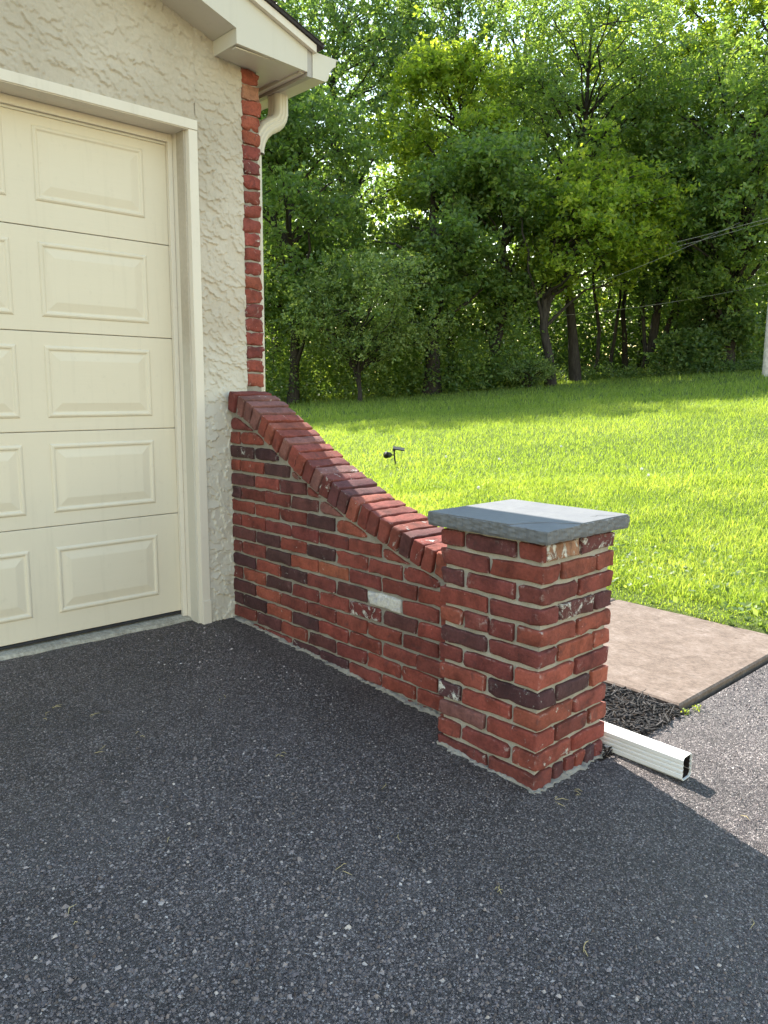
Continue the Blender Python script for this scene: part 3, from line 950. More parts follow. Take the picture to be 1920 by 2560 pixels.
# rowlock coping
ys_ = np.linspace(0.0, -1.60, 1600)
zz = np.array([Bc(y) for y in ys_])
arc = np.concatenate([[0], np.cumsum(np.hypot(np.diff(ys_), np.diff(zz)))])
PITCHR = 0.0665
nr = int((arc[-1] - 0.0) / PITCHR)
for i in range(nr + 1):
    s_ = 0.034 + i * PITCHR
    if s_ > arc[-1] - 0.01: break
    y = float(np.interp(s_, arc, ys_)); z = Bc(y); sl_ = dB(y)
    t = Vector((0, -1, -sl_)).normalized(); nrm = Vector((0, -sl_, 1)).normalized()
    if nrm.z < 0: nrm = -nrm
    dep = 0.094 + random.uniform(-.003, .003)
    cen = Vector((0.0915 + random.uniform(-.004, .004), y, z)) + nrm * (0.012 + dep / 2)
    Mr = Matrix(((1, 0, 0), (0, t.y, nrm.y), (0, t.z, nrm.z))).to_4x4()
    Mr = Matrix.Translation(cen + wing_off) @ Mr @ Matrix.Rotation(random.uniform(-.025, .025), 4, 'X') @ Matrix.Rotation(random.uniform(-.012, .012), 4, 'Z')
    col = random.choice([RED, RED, DEEP, DEEP, PINK, ORANGE]) if i > 3 else random.choice([PINK, DEEP])
    if i in (13, 14, 20): col = PLUM
    if i >= 22: col = ORANGE if i % 2 else RED
    brick_box((0.217 + random.uniform(-.006, .006), 0.0545 + random.uniform(-.002, .002), dep), Mr, wing, col, random.choice([0, .05, .1, .18, .28]), rad=random.uniform(.004, .008), nu=(7, 2, 4))
# rowlock joints
poly = [(y + .8 , Bc(y) + 0.002) for y in ysamp] + [(y + .8 - dB(y) * 0.088 / math.hypot(1, dB(y)), Bc(y) + 0.088 / math.hypot(1, dB(y))) for y in ysamp[::-1]]
poly = [(min(p[0], 0.8), p[1]) for p in poly]
MB().prism(poly, 'x', 0.0 - 0.09, 0.186 - 0.09).obj('mortar', MAT['mortar'], wing)

# rough mortar skirt where brick meets asphalt
def skirt(pts, out, parent, off, name='mortar_skirt', seed=3):
    rs = np.random.default_rng(seed)
    V = []; n = 0
    pts = [Vector((*p, 0)) for p in pts]
    seg = []
    for a, b in zip(pts[:-1], pts[1:]):
        L_ = (b - a).length; k = max(2, int(L_ / 0.011))
        for i in range(k): seg.append(a.lerp(b, i / k))
    seg.append(pts[-1])
    o = Vector((*out, 0))
    ph = rs.uniform(0, 6, 3)
    for i, p in enumerate(seg):
        w = 0.007 + 0.004 * math.sin(i * 0.17 + ph[0]) + 0.004 * math.sin(i * 0.61 + ph[1]) + rs.uniform(0, 1) ** 3 * 0.016
        w = max(0.002, w); h = 0.007 + 0.004 * math.sin(i * 0.27 + ph[2]) + rs.uniform(-.002, .006)
        for q, (dw, dz) in enumerate(((-0.012, h), (0.002, h * 0.9), (w * 0.6, 0.003 + h * 0.25 + rs.uniform(0, .002)), (w, 0.0025), (w + 0.003, -0.01))):
            pp = p + o * dw
            V.append((pp.x + off.x, pp.y + off.y, asph(pp.y) + dz))
    F = [(i * 5 + k, i * 5 + k + 1, (i + 1) * 5 + k + 1, (i + 1) * 5 + k) for i in range(len(seg) - 1) for k in range(4)]
    return mesh_obj(name, V, F, MAT['mortar'], parent, smooth=False)
skirt([(0.0, 0.0), (0.0, -1.6)], (-1, 0), wing, wing_off)
poff = Vector((-0.05, 1.79, 0))
skirt([(PX0, PYF), (PX0, PYN)], (-1, 0), pil, poff, seed=4)
skirt([(PX0 - 0.01, PYN), (PX1, PYN)], (0, -1), pil, poff, seed=5)

# ------------------------------------------------------------------ garage
gar = empty('garage', (-1.44, 0.0, 0.1))
tag(gar, 'beige stucco garage with a cream panelled door and brick corner', 'garage')
GO = Vector((1.44, 0.0, -0.1))
def goff(mb):
    mb.v = [(x + GO.x, y + GO.y, z + GO.z) for x, y, z in mb.v]; return mb
XM = -1.44
PIT = 0.345
# stucco front: trowelled relief
def trowel(X, Z, seed):
    rs = np.random.default_rng(seed)
    H = np.zeros_like(X)
    x0, x1, z0, z1 = X.min(), X.max(), Z.min(), Z.max()
    na = int((x1 - x0 + .1) * (z1 - z0 + .1) * 750)
    for _ in range(na):
        cx_, cz_ = rs.uniform(x0 - .03, x1 + .03), rs.uniform(z0 - .03, z1 + .03)
        a, b = rs.uniform(.016, .062), rs.uniform(.012, .040)
        th = rs.normal(2.45, 0.6)
        i0, i1 = np.searchsorted(X[0], [cx_ - .07, cx_ + .07]); j0, j1 = np.searchsorted(Z[:, 0], [cz_ - .07, cz_ + .07])
        if i1 <= i0 or j1 <= j0: continue
        xs_ = X[j0:j1, i0:i1] - cx_; zs_ = Z[j0:j1, i0:i1] - cz_
        u = xs_ * math.cos(th) + zs_ * math.sin(th); v = -xs_ * math.sin(th) + zs_ * math.cos(th)
        rr = (u / a) ** 2 + (v / b) ** 2 + 0.45 * np.sin(u * 160 + cx_ * 99) * np.sin(v * 190 + cz_ * 77)
        hgt = rs.uniform(.003, .0095)
        d = hgt * np.clip(0.5 + 0.75 * v / b, 0, 1.15) * np.clip((1 - rr) * 9, 0, 1)
        H[j0:j1, i0:i1] = np.maximum(H[j0:j1, i0:i1], d)
    H += 0.0010 * np.sin(X * 23 + Z * 11) * np.sin(Z * 19 - X * 7)
    return H
def stucco_panel(x0, x1, z0, z1, res, seed, ztop=None):
    nx_ = int((x1 - x0) / res) + 1; nz_ = int((z1 - z0) / res) + 1
    X, Z = np.meshgrid(np.linspace(x0, x1, nx_), np.linspace(z0, z1, nz_))
    H = trowel(X, Z, seed)
    Zf = np.minimum(Z, ztop(X)) if ztop is not None else Z
    V = np.stack([X + GO.x, -H + GO.y, Zf + GO.z], -1).reshape(-1, 3)
    I = np.arange(nx_ * nz_).reshape(nz_, nx_)
    F = np.stack([I[:-1, :-1], I[:-1, 1:], I[1:, 1:], I[1:, :-1]], -1).reshape(-1, 4)
    if ztop is not None:
        ctr = Z[:-1, :-1].ravel(); lim = ztop((X[:-1, :-1]).ravel())
        F = F[ctr < lim]
    return np_mesh('stucco_wall', V, F, MAT['stucco'], gar, smooth=True)
zt_ = lambda x: 2.88 + PIT * (0.35 - np.maximum(x, 2 * XM - x))
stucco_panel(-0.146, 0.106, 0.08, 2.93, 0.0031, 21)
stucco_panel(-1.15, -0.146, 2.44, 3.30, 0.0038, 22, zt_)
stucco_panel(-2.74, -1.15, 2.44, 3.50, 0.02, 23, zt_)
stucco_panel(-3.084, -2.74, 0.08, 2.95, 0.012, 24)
# structural body behind
b = MB(); b.box(0.104, 0.2, 0.10, 6.0, -0.1, 2.80); goff(b).obj('side_wall', MAT['side'], gar)
b = MB(); b.box(-3.08, -2.98, 0.02, 6.0, -0.1, 2.80); goff(b).obj('side_wall', MAT['side'], gar)
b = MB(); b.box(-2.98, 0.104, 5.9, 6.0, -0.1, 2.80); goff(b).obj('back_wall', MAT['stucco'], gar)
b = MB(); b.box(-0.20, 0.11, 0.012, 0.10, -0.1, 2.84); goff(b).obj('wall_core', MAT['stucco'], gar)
b = MB(); b.box(0.104, 0.196, 0.003, 0.099, 0.1, 2.79); goff(b).obj('mortar', MAT['mortar'], gar)
# brick quoins
for i in range(22):
    z0 = 1.292 + i * 0.0677
    col = random.choice([RED, RED, ORANGE, RED, DEEP]) if i < 18 else random.choice([ORANGE, RED])
    if i == 20: col = TAN
    w = 0.102 + random.uniform(-.004, .003)
    M4 = Matrix.Translation(Vector((0.206 - w / 2 + random.uniform(-.003, .002), 0.0415, z0 + 0.0335)) + GO) @ Matrix.Rotation(random.uniform(-.04, .04), 4, 'Y')
    brick_box((w, 0.10, 0.0615 + random.uniform(-.002, .002)), M4, gar, col, random.choice([0, .08, .15, .25]), rad=random.uniform(.010, .015), rough=1.9, nu=(4, 3, 3))
# ---- door
gd = empty('garage_door'); gd.parent = gar; gd.location = Vector((XM, 0.134, 0.16)) + GO
gd['label'] = 'cream garage door of raised rectangular panels'
DO = Vector((-XM, -0.134, -0.16))
def doff(mb):
    mb.v = [(x + DO.x, y + DO.y, z + DO.z) for x, y, z in mb.v]; return mb
seams = [0.165, 0.667, 1.088, 1.516, 1.947, 2.44]
for a, b_ in zip(seams[:-1], seams[1:]):
    mb = MB().box(-2.665, -0.215, 0.134, 0.172, a + 0.0015, b_ - 0.0015)
    doff(mb).obj('door_section', MAT['door'], gd, bevel=0.003)
MB_ = MB().box(-2.66, -0.22, 0.150, 0.19, 0.15, 2.42); doff(MB_).obj('section_joint', MAT['fascia'], gd)
def raised(x0, x1, z0, z1):
    prof = [(0.0, 0.1338), (0.004, 0.1295), (0.010, 0.1268), (0.016, 0.1275), (0.022, 0.1322), (0.027, 0.1328), (0.060, 0.1262), (0.064, 0.1256)]
    V = []; F = []
    for ins, yy in prof:
        V += [(x0 + ins, yy, z0 + ins), (x1 - ins, yy, z0 + ins), (x1 - ins, yy, z1 - ins), (x0 + ins, yy, z1 - ins)]
    for k in range(len(prof) - 1):
        for i in range(4):
            j = (i + 1) % 4
            F.append((k * 4 + i, k * 4 + j, (k + 1) * 4 + j, (k + 1) * 4 + i))
    e = (len(prof) - 1) * 4
    F.append((e, e + 1, e + 2, e + 3))
    mesh_obj('raised_panel', [(v[0] + DO.x, v[1] + DO.y, v[2] + DO.z) for v in V], F, MAT['door'], gd)
for (z0, z1) in ((0.268, 0.572), (0.728, 1.034), (1.148, 1.458), (1.579, 1.889), (2.053, 2.354)):
    for cI in range(4):
        raised(-0.832 - 0.605 * cI, -0.342 - 0.605 * cI, z0, z1)
mb = MB().box(-2.66, -0.222, 0.130, 0.165, 0.152, 0.163); doff(mb).obj('bottom_seal', MAT['rubber'], gd, bevel=0.002)
# ---- frame
def both(mbf):
    for mir in (False, True):
        mb = MB(); mbf(mb)
        if mir: mb.v = [(2 * XM - x, y, z) for x, y, z in mb.v]
        yield goff(mb)
def jamb(mb):
    mb.prism([(-0.187, -0.014), (-0.143, -0.014), (-0.143, 0.006), (-0.165, 0.10), (-0.205, 0.118)], 'z', 0.10, 2.443)
for mb in both(jamb): mb.obj('door_jamb', MAT['trim'], gar, bevel=0.0015)
def plinth(mb): mb.prism([(-0.1875, -0.019), (-0.139, -0.019), (-0.139, 0.0), (-0.1875, -0.0)], 'z', 0.10, 0.235)
for mb in both(plinth): mb.obj('jamb_block', MAT['trim'], gar, bevel=0.003)
def stop(mb): mb.box(-0.2275, -0.2055, 0.108, 0.132, 0.14, 2.44)
for mb in both(stop): mb.obj('door_stop', MAT['trim'], gar, bevel=0.002)
mb = MB().box(2 * XM + 0.143, -0.143, -0.018, 0.012, 2.444, 2.486); goff(mb).obj('door_header', MAT['trim'], gar, bevel=0.002)
mb = MB().box(2 * XM + 0.187, -0.187, -0.012, 0.132, 2.4405, 2.452); goff(mb).obj('header_soffit', MAT['trim'], gar)
mb = MB().box(2 * XM + 0.2, -0.206, 0.110, 0.131, 2.405, 2.4395); goff(mb).obj('door_stop', MAT['trim'], gar, bevel=0.002)
mb = MB().box(2 * XM + 0.215, -0.222, 0.1265, 0.1335, 2.394, 2.404); goff(mb).obj('top_seal', MAT['gutter'], gar)
# concrete apron under the door
V = []; xs_ = np.linspace(2 * XM + 0.16, -0.150, 60)
for x in xs_:
    e = 0.066 + 0.012 * (-(x + 0.19)) * 0.9 + 0.006 * math.sin(x * 21) + 0.003 * math.sin(x * 67)
    V += [(x + GO.x, e + GO.y, 0.085 + GO.z), (x + GO.x, e + 0.002, 0.124 + GO.z), (x + GO.x, e + 0.012, 0.135 + GO.z), (x + GO.x, 0.16, 0.148 + GO.z), (x + GO.x, 0.35, 0.149 + GO.z)]
F = [(i * 5 + k, (i + 1) * 5 + k, (i + 1) * 5 + k + 1, i * 5 + k + 1) for i in range(len(xs_) - 1) for k in range(4)]
mesh_obj('apron', V, F, MAT['apron'], gar)
# ---- eaves
YF = -0.2
EZ = 2.782
def fascia_r(mb):
    zt = lambda x: 2.897 + PIT * (0.35 - x)
    mb.prism([(-0.042, EZ + 0.006), (0.35, EZ - 0.010), (0.35, zt(0.35)), (-0.042, zt(-0.042))], 'y', YF, YF + 0.02)
for mb in both(fascia_r): mb.obj('return_fascia', MAT['alu'], gar, bevel=0.001)
def rake(mb):
    zt = lambda x: 2.897 + PIT * (0.35 - x); zb = lambda x: 2.849 + PIT * (-0.042 - x)
    mb.prism([(XM, zb(XM)), (-0.0425, zb(-0.0425)), (-0.0425, zt(-0.0425)), (XM, zt(XM))], 'y', YF - 0.0015, YF + 0.02)
for mb in both(rake): mb.obj('rake_fascia', MAT['alu'], gar, bevel=0.001)
def rsoff(mb):
    zb = lambda x: 2.853 + PIT * (-0.042 - x)
    mb.prism([(XM, zb(XM)), (-0.044, zb(-0.044)), (-0.044, zb(-0.044) + 0.01), (XM, zb(XM) + 0.01)], 'y', YF + 0.02, 0.01)
for mb in both(rsoff): mb.obj('rake_soffit', MAT['alu'], gar)
def retbox(mb):
    mb.box(-0.042, -0.036, YF + 0.0205, 0.004, EZ + 0.006, 2.88)
for mb in both(retbox): mb.obj('return_side', MAT['alu'], gar)
def retsoff(mb):
    mb.prism([(-0.0355, EZ + 0.010), (0.322, EZ - 0.004), (0.322, EZ + 0.006), (-0.0355, EZ + 0.02)], 'y', YF + 0.0205, 0.002)
for mb in both(retsoff): mb.obj('return_soffit', MAT['alu'], gar)
def retlip(mb):
    mb.box(-0.034, 0.32, YF + 0.021, YF + 0.05, EZ - 0.0045, EZ + 0.001)
for mb in both(retlip): mb.obj('soffit_lip', MAT['alu'], gar, bevel=0.001)
def sidesoff(mb): mb.box(0.2, 0.335, 0.003, 6.2, EZ + 0.002, EZ + 0.014)
for mb in both(sidesoff): mb.obj('eave_soffit', MAT['alu'], gar)
def sidefas(mb): mb.box(0.3512, 0.3785, YF + 0.002, 6.2, EZ - 0.028, 2.894)
for mb in both(sidefas): mb.obj('eave_fascia', MAT['fascia'], gar)
def sidetrim(mb): mb.box(0.322, 0.3505, YF + 0.0215, 6.2, EZ - 0.014, EZ + 0.03)
for mb in both(sidetrim): mb.obj('soffit_trim', MAT['alu'], gar, bevel=0.004)
def rakemould(mb):
    zt = lambda x: 2.908 + PIT * (0.35 - x)
    mb.prism([(XM, zt(XM) - 0.036), (0.388, zt(0.388) - 0.036), (0.388, zt(0.388)), (XM, zt(XM))], 'y', YF - 0.024, YF - 0.002)
for mb in both(rakemould): mb.obj('rake_moulding', MAT['trim'], gar, bevel=0.002)
def roofs(mb):
    zt = lambda x: 2.9095 + PIT * (0.35 - x)
    mb.prism([(XM, zt(XM)), (0.425, zt(0.425)), (0.425, zt(0.425) + 0.014), (XM, zt(XM) + 0.016)], 'y', YF - 0.034, 6.3)
for mb in both(roofs): mb.obj('roof', MAT['shingle'], gar)
# shingle courses laid on the right slope edge (visible rim)
zt = lambda x: 2.9095 + PIT * (0.35 - x)
for k in range(13):
    xa = 0.428 - 0.14 * k; xb = xa - 0.16
    mb = MB().prism([(xb, zt(xb) + 0.0165), (xa, zt(xa) + 0.017), (xa, zt(xa) + 0.023), (xb, zt(xb) + 0.018)], 'y', YF - 0.037 + random.uniform(-.003, .003), 6.31)
    goff(mb).obj('shingle_course', MAT['shingle'], gar)
# gutter, K profile along the right eave
prof = [(0.3795, 2.872), (0.3795, 2.754), (0.454, 2.754), (0.468, 2.760), (0.476, 2.775), (0.480, 2.792), (0.492, 2.815), (0.510, 2.832), (0.522, 2.838), (0.524, 2.866), (0.535, 2.866), (0.535, 2.872)]
def gutter_mesh(pr, y0, y1):
    mid = np.array(pr); cen = mid.mean(0)
    inn = []
    for i, p in enumerate(mid):
        a = mid[max(i - 1, 0)]; c2 = mid[min(i + 1, len(mid) - 1)]
        t = (c2 - a) / (np.linalg.norm(c2 - a) + 1e-9); nn = np.array((-t[1], t[0]))
        inn.append(p + nn * 0.0025)
    loop = [tuple(p) for p in mid] + [tuple(p) for p in inn[::-1]]
    return MB().prism(loop, 'y', y0, y1)
gu = goff(gutter_mesh(prof, YF, 6.25)).obj('gutter', MAT['gutter'], gar)
capm = MB().prism([(p[0], p[1]) for p in prof], 'y', YF - 0.003, YF - 0.0005)
goff(capm).obj('gutter_end_cap', MAT['gutter'], gar)
# downspout with elbows
def spout_section(w, d, ribs=True):
    pts = []
    def side(ax, s, n):
        for i in range(n):
            t = -1 + 2 * (i + 0.5) / n
            rb = 0.0022 * math.cos(i / n * 2 * math.pi * 3) if ribs else 0
            if ax == 0: pts.append((s * (w / 2 - rb), s * t * (d / 2 - 0.010)))
            else: pts.append((-s * t * (w / 2 - 0.010), s * (d / 2 - rb)))
    side(0, 1, 12); side(1, 1, 12); side(0, -1, 12); side(1, -1, 12)
    return pts
def sweep(path, sec, crinkle=None):
    V = []; F = []; n = len(sec)
    for i, p in enumerate(path):
        p = Vector(p)
        t = (Vector(path[min(i + 1, len(path) - 1)]) - Vector(path[max(i - 1, 0)])).normalized()
        ay_ = Vector((0, 1, 0)); axv = ay_.cross(t).normalized()
        k = 1.0 + (0.035 * (i % 2) if crinkle and crinkle[0] <= i <= crinkle[1] else 0)
        for (a, b) in sec:
            V.append(tuple(p + axv * a * k + ay_ * b * k))
    for i in range(len(path) - 1):
        for j in range(n):
            F.append((i * n + j, i * n + (j + 1) % n, (i + 1) * n + (j + 1) % n, (i + 1) * n + j))
    return V, F
path = [(0.402, 0.115, 2.757), (0.402, 0.115, 2.715), (0.402, 0.115, 2.68)]
for i in range(1, 9):
    a = math.radians(62) * i / 8
    path.append((0.402 - 0.085 * (1 - math.cos(a)), 0.115, 2.68 - 0.085 * math.sin(a)))
x_, z_ = path[-1][0], path[-1][2]
dx, dz = -math.sin(math.radians(62)), -math.cos(math.radians(62))
path.append((x_ + dx * 0.02, 0.115, z_ + dz * 0.02)); x_ += dx * 0.02; z_ += dz * 0.02
tgt = 0.250
rr_ = (x_ - tgt) / (1 - math.cos(math.radians(62)))
for i in range(1, 9):
    a = math.radians(62) * (1 - i / 8)
    path.append((tgt + rr_ * (1 - math.cos(a)), 0.115, z_ - rr_ * (math.sin(math.radians(62)) - math.sin(a))))
zbend = path[-1][2]
sec = spout_section(0.074, 0.098)
V, F = sweep(path, sec, (3, 19))
dsp = mesh_obj('downspout', [(v[0] + GO.x, v[1], v[2] + GO.z) for v in V], F, MAT['gutter'], gar, smooth=True)
V, F = sweep([(tgt, 0.132, zbend + 0.002), (tgt, 0.132, 1.3), (tgt, 0.132, 0.12)], spout_section(0.070, 0.094))
mesh_obj('downspout_leg', [(v[0] + GO.x, v[1], v[2] + GO.z) for v in V], F, MAT['gutter'], gar, smooth=True)
for zc in (0.5,):
    mb = MB().box(tgt - 0.04, tgt + 0.041, 0.055, 0.158, zc, zc + 0.03); goff(mb).obj('downspout_strap', MAT['gutter'], gar, bevel=0.002)

# ------------------------------------------------------------------ drain pipe extension on the ground
ext = empty('drain_pipe', (0.321, -2.28, asph(-2.28)))
tag(ext, 'white ribbed downspout extension lying beside the pillar foot', 'pipe')
def tube_shell(w, h, y0, y1, z0, z1, th):
    pr = []
    def rrect(w, h, rib):
        pts = []
        corners = [(1, -1), (1, 1), (-1, 1), (-1, -1)]
        ch = 0.009
        # right side with ribs, going up
        zs = np.linspace(-h / 2 + ch, h / 2 - ch, 22)
        for i, z in enumerate(zs):
            g = rib * (0.0030 * (1 if (i in (5, 6, 10, 11, 15, 16)) else 0)); pts.append((w / 2 - g, z))
        pts.append((w / 2 - ch, h / 2)); pts.append((-w / 2 + ch, h / 2))
        for i, z in enumerate(zs[::-1]):
            g = rib * (0.0030 * (1 if (i in (5, 6, 10, 11, 15, 16)) else 0)); pts.append((-w / 2 + g, z))
        pts.append((-w / 2 + ch, -h / 2)); pts.append((w / 2 - ch, -h / 2))
        return pts
    o = rrect(w, h, 1); n = len(o)
    i_ = [(p[0] * (1 - 2 * th / w), p[1] * (1 - 2 * th / h)) for p in o]
    V = []; F = []
    for (y, zc) in ((y0, z0), (y1, z1)):
        V += [(p[0], y, p[1] + zc) for p in o]; V += [(p[0], y, p[1] + zc) for p in i_]
    for j in range(n):
        k = (j + 1) % n
        F.append((j, k, 2 * n + k, 2 * n + j)); F.append((n + k, n + j, 3 * n + j, 3 * n + k))
        F.append((j, n + j, n + k, k)); F.append((2 * n + j, 2 * n + k, 3 * n + k, 3 * n + j))
    return V, F
V, F = tube_shell(0.064, 0.084, 0.0, 2.30, 0.046, 0.046 + 0.056 * 2.30 - 0.10, 0.0022)
mesh_obj('pipe', V, F, MAT['pipe'], ext)
mb = MB().box(0.0, 0.003, 0.03, 0.07, 0.0882, 0.0889)
mb.obj('scuff', MAT['dark'], ext)
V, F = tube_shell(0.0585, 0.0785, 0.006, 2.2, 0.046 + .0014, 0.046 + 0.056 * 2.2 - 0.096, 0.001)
mesh_obj('pipe_inner_shade', V, F, MAT['dark'], ext)  # dark inner tube added; the shade of the hollow is put into its colour
mb = MB().box(-0.034, 0.034, 2.30, 2.53, 0.06, 0.16); mb.obj('elbow', MAT['pipe'], ext, bevel=0.012)

# ------------------------------------------------------------------ grass
def blades(x, y, z, h, w, lean, tone, seed):
    rs = np.random.default_rng(seed)
    n = len(x)
    a = rs.uniform(0, 6.28, n); ca, sa = np.cos(a), np.sin(a)
    b = rs.uniform(0, 6.28, n)
    lx, ly = np.cos(b) * lean * h, np.sin(b) * lean * h
    P = np.zeros((n, 5, 3))
    base = np.stack([x, y, z], -1)
    side = np.stack([ca * w / 2, sa * w / 2, np.zeros(n)], -1)
    mid = base + np.stack([lx * 0.35, ly * 0.35, h * 0.55], -1)
    tip = base + np.stack([lx, ly, h * np.sqrt(np.clip(1 - 0.5 * lean ** 2, 0.2, 1))], -1)
    P[:, 0] = base - side; P[:, 1] = base + side; P[:, 2] = mid + side * 0.75; P[:, 3] = mid - side * 0.75; P[:, 4] = tip
    o = 5 * np.arange(n)[:, None]
    F = np.concatenate([o + np.array([0, 1, 2]), o + np.array([0, 2, 3]), o + np.array([3, 2, 4])], 0)
    return P.reshape(-1, 3), F, np.tile(tone, 3)
def scatter_lawn(n, d0, d1, power, seed, az=(-0.42, 0.60)):
    rs = np.random.default_rng(seed)
    X, Y = [], []
    tot = 0
    while tot < n:
        d = d0 + (d1 - d0) * rs.uniform(0, 1, n) ** power
        a = YAW + rs.uniform(az[0], az[1], n)
        x = CAM.x + d * np.sin(a); y = CAM.y + d * np.cos(a)
        ok = (x > 2.065 + 0.02 * np.sin(y * 9) + 0.014 * np.sin(y * 31)) & (y > -2.0 + 0.03 * np.sin(x * 7))
        X.append(x[ok]); Y.append(y[ok]); tot += ok.sum()
    return np.concatenate(X)[:n], np.concatenate(Y)[:n]
parts = []
NG = 132000
gx_, gy_ = scatter_lawn(NG, 3.6, 9.5, 1.15, 31)
rs = np.random.default_rng(32)
patch = 0.5 + 0.5 * np.sin(gx_ * 1.7 + 0.8 * gy_) * np.sin(gy_ * 1.3 - 0.5 * gx_)
p2 = np.sin(gx_ * 3.1 + 2 * np.sin(gy_ * 2.3)) * np.sin(gy_ * 3.7 + 1.5 * np.sin(gx_ * 1.9))
tone = np.clip(0.36 + 0.25 * patch + rs.normal(0, 0.24, NG) + 0.20 * p2, 0, 1)
h = rs.gamma(6, 0.0085, NG) * (0.75 + 0.3 * patch + 0.22 * p2)
h = np.clip(h, 0.018, 0.13)
edge = np.clip((gx_ - 2.07) / 0.3, 0.45, 1)
parts.append(blades(gx_, gy_, ground_z(gx_, gy_) - 0.004, h * edge, rs.uniform(0.0035, 0.0065, NG), rs.uniform(0.2, 1.0, NG), tone, 33))
NG2 = 150000
gx_, gy_ = scatter_lawn(NG2, 9.0, 22, 1.2, 41)
patch = 0.5 + 0.5 * np.sin(gx_ * 0.9 + 0.4 * gy_) * np.sin(gy_ * 0.8 - 0.5 * gx_)
tone = np.clip(0.34 + 0.3 * patch + rs.normal(0, 0.2, NG2), 0, 1)
dd = np.hypot(gx_ - CAM.x, gy_ - CAM.y)
p2 = np.sin(gx_ * 2.1 + 2 * np.sin(gy_ * 1.3)) * np.sin(gy_ * 2.4 + 1.5 * np.sin(gx_ * 1.1))
tone = np.clip(0.45 + 0.6 * (tone - 0.45) + 0.10 * p2, 0, 1)
h = np.clip(rs.gamma(7, 0.0095, NG2) * (0.85 + 0.2 * patch + 0.12 * p2) * (1 + 0.6 * sstep((dd - 14) / 5)), 0.03, 0.22)
parts.append(blades(gx_, gy_, ground_z(gx_, gy_) - 0.005, h, rs.uniform(0.005, 0.010, NG2), rs.uniform(0.3, 1.0, NG2), tone, 43))
NG3 = 44000
gx_, gy_ = scatter_lawn(NG3, 21, 37, 1.1, 51)
tone = np.clip(0.35 + rs.normal(0, 0.2, NG3), 0, 1)
parts.append(blades(gx_, gy_, ground_z(gx_, gy_) - 0.01, rs.uniform(0.07, 0.17, NG3), rs.uniform(0.016, 0.03, NG3), rs.uniform(0.1, 0.6, NG3), tone, 53))
V = np.concatenate([p[0] for p in parts]); o = 0; Fs = []
for p in parts:
    Fs.append(p[1] + o); o += len(p[0])
# broad weed leaves mixed in by the walkway
grass = np_mesh('grass', V, np.concatenate(Fs), MAT['grass'], attrs={'tone': np.concatenate([p[2] for p in parts])})
tag(grass, 'long sunlit bright green grass covering the lawn', 'grass', kind='stuff')

def leaf_quads(cen, nrm_dir, L, W, seed, droop=0.0):
    """rhombic leaves: cen (n,3)"""
    rs = np.random.default_rng(seed)
    n = len(cen)
    d = rs.normal(size=(n, 3)); d[:, 2] = d[:, 2] * 0.7 - droop
    d /= np.linalg.norm(d, axis=1, keepdims=True)
    u = rs.normal(size=(n, 3)); u[:, 2] += nrm_dir
    s = np.cross(d, u); s /= np.linalg.norm(s, axis=1, keepdims=True) + 1e-9
    nn = np.cross(s, d)
    L = L[:, None]; W = W[:, None]
    P = np.stack([cen - d * L / 2, cen + s * W / 2 + nn * W * 0.12, cen + d * L / 2, cen - s * W / 2 + nn * W * 0.12], 1)
    return P.reshape(-1, 3), np.arange(4 * n).reshape(n, 4)

NW = 1500
wx, wy = scatter_lawn(NW, 4.2, 6.6, 1.3, 61, (0.05, 0.5))
cl = np.exp(-(((wx - 2.9) / 0.35) ** 2 + ((wy + 0.75) / 0.5) ** 2)) + np.exp(-(((wx - 2.25) / 0.15) ** 2 + ((wy + 1.75) / 0.3) ** 2))
kp = rs.uniform(0, 1, NW) < 0.15 + cl
cen = np.stack([wx, wy, ground_z(wx, wy) + rs.uniform(0.02, 0.05, NW)], -1)[kp]
k = len(cen)
V, F = leaf_quads(cen, 2.0, rs.uniform(0.03, 0.06, k), rs.uniform(0.018, 0.035, k), 62)
wd = np_mesh('clover', V, F, MAT['leaf_pale'], attrs={'tone': rs.uniform(0.1, 0.8, k)})
tag(wd, 'broad leafed weeds mixed into the lawn by the walkway', 'weeds', kind='stuff')

# ------------------------------------------------------------------ trees
def branch_path(a, b, n, wob_, rs):
    a = np.array(a, float); b = np.array(b, float)
    t = np.linspace(0, 1, n)[:, None]
    L = np.linalg.norm(b - a)
    P = a + (b - a) * t
    P[:, 2] += 0.12 * L * (np.sin(t[:, 0] * math.pi)) * 0.6
    k = rs.normal(size=(n, 3)) * wob_ * L
    k[0] = 0; k = np.cumsum(k, 0) * 0.5; k *= np.sin(t * math.pi) + 0.15
    return P + k

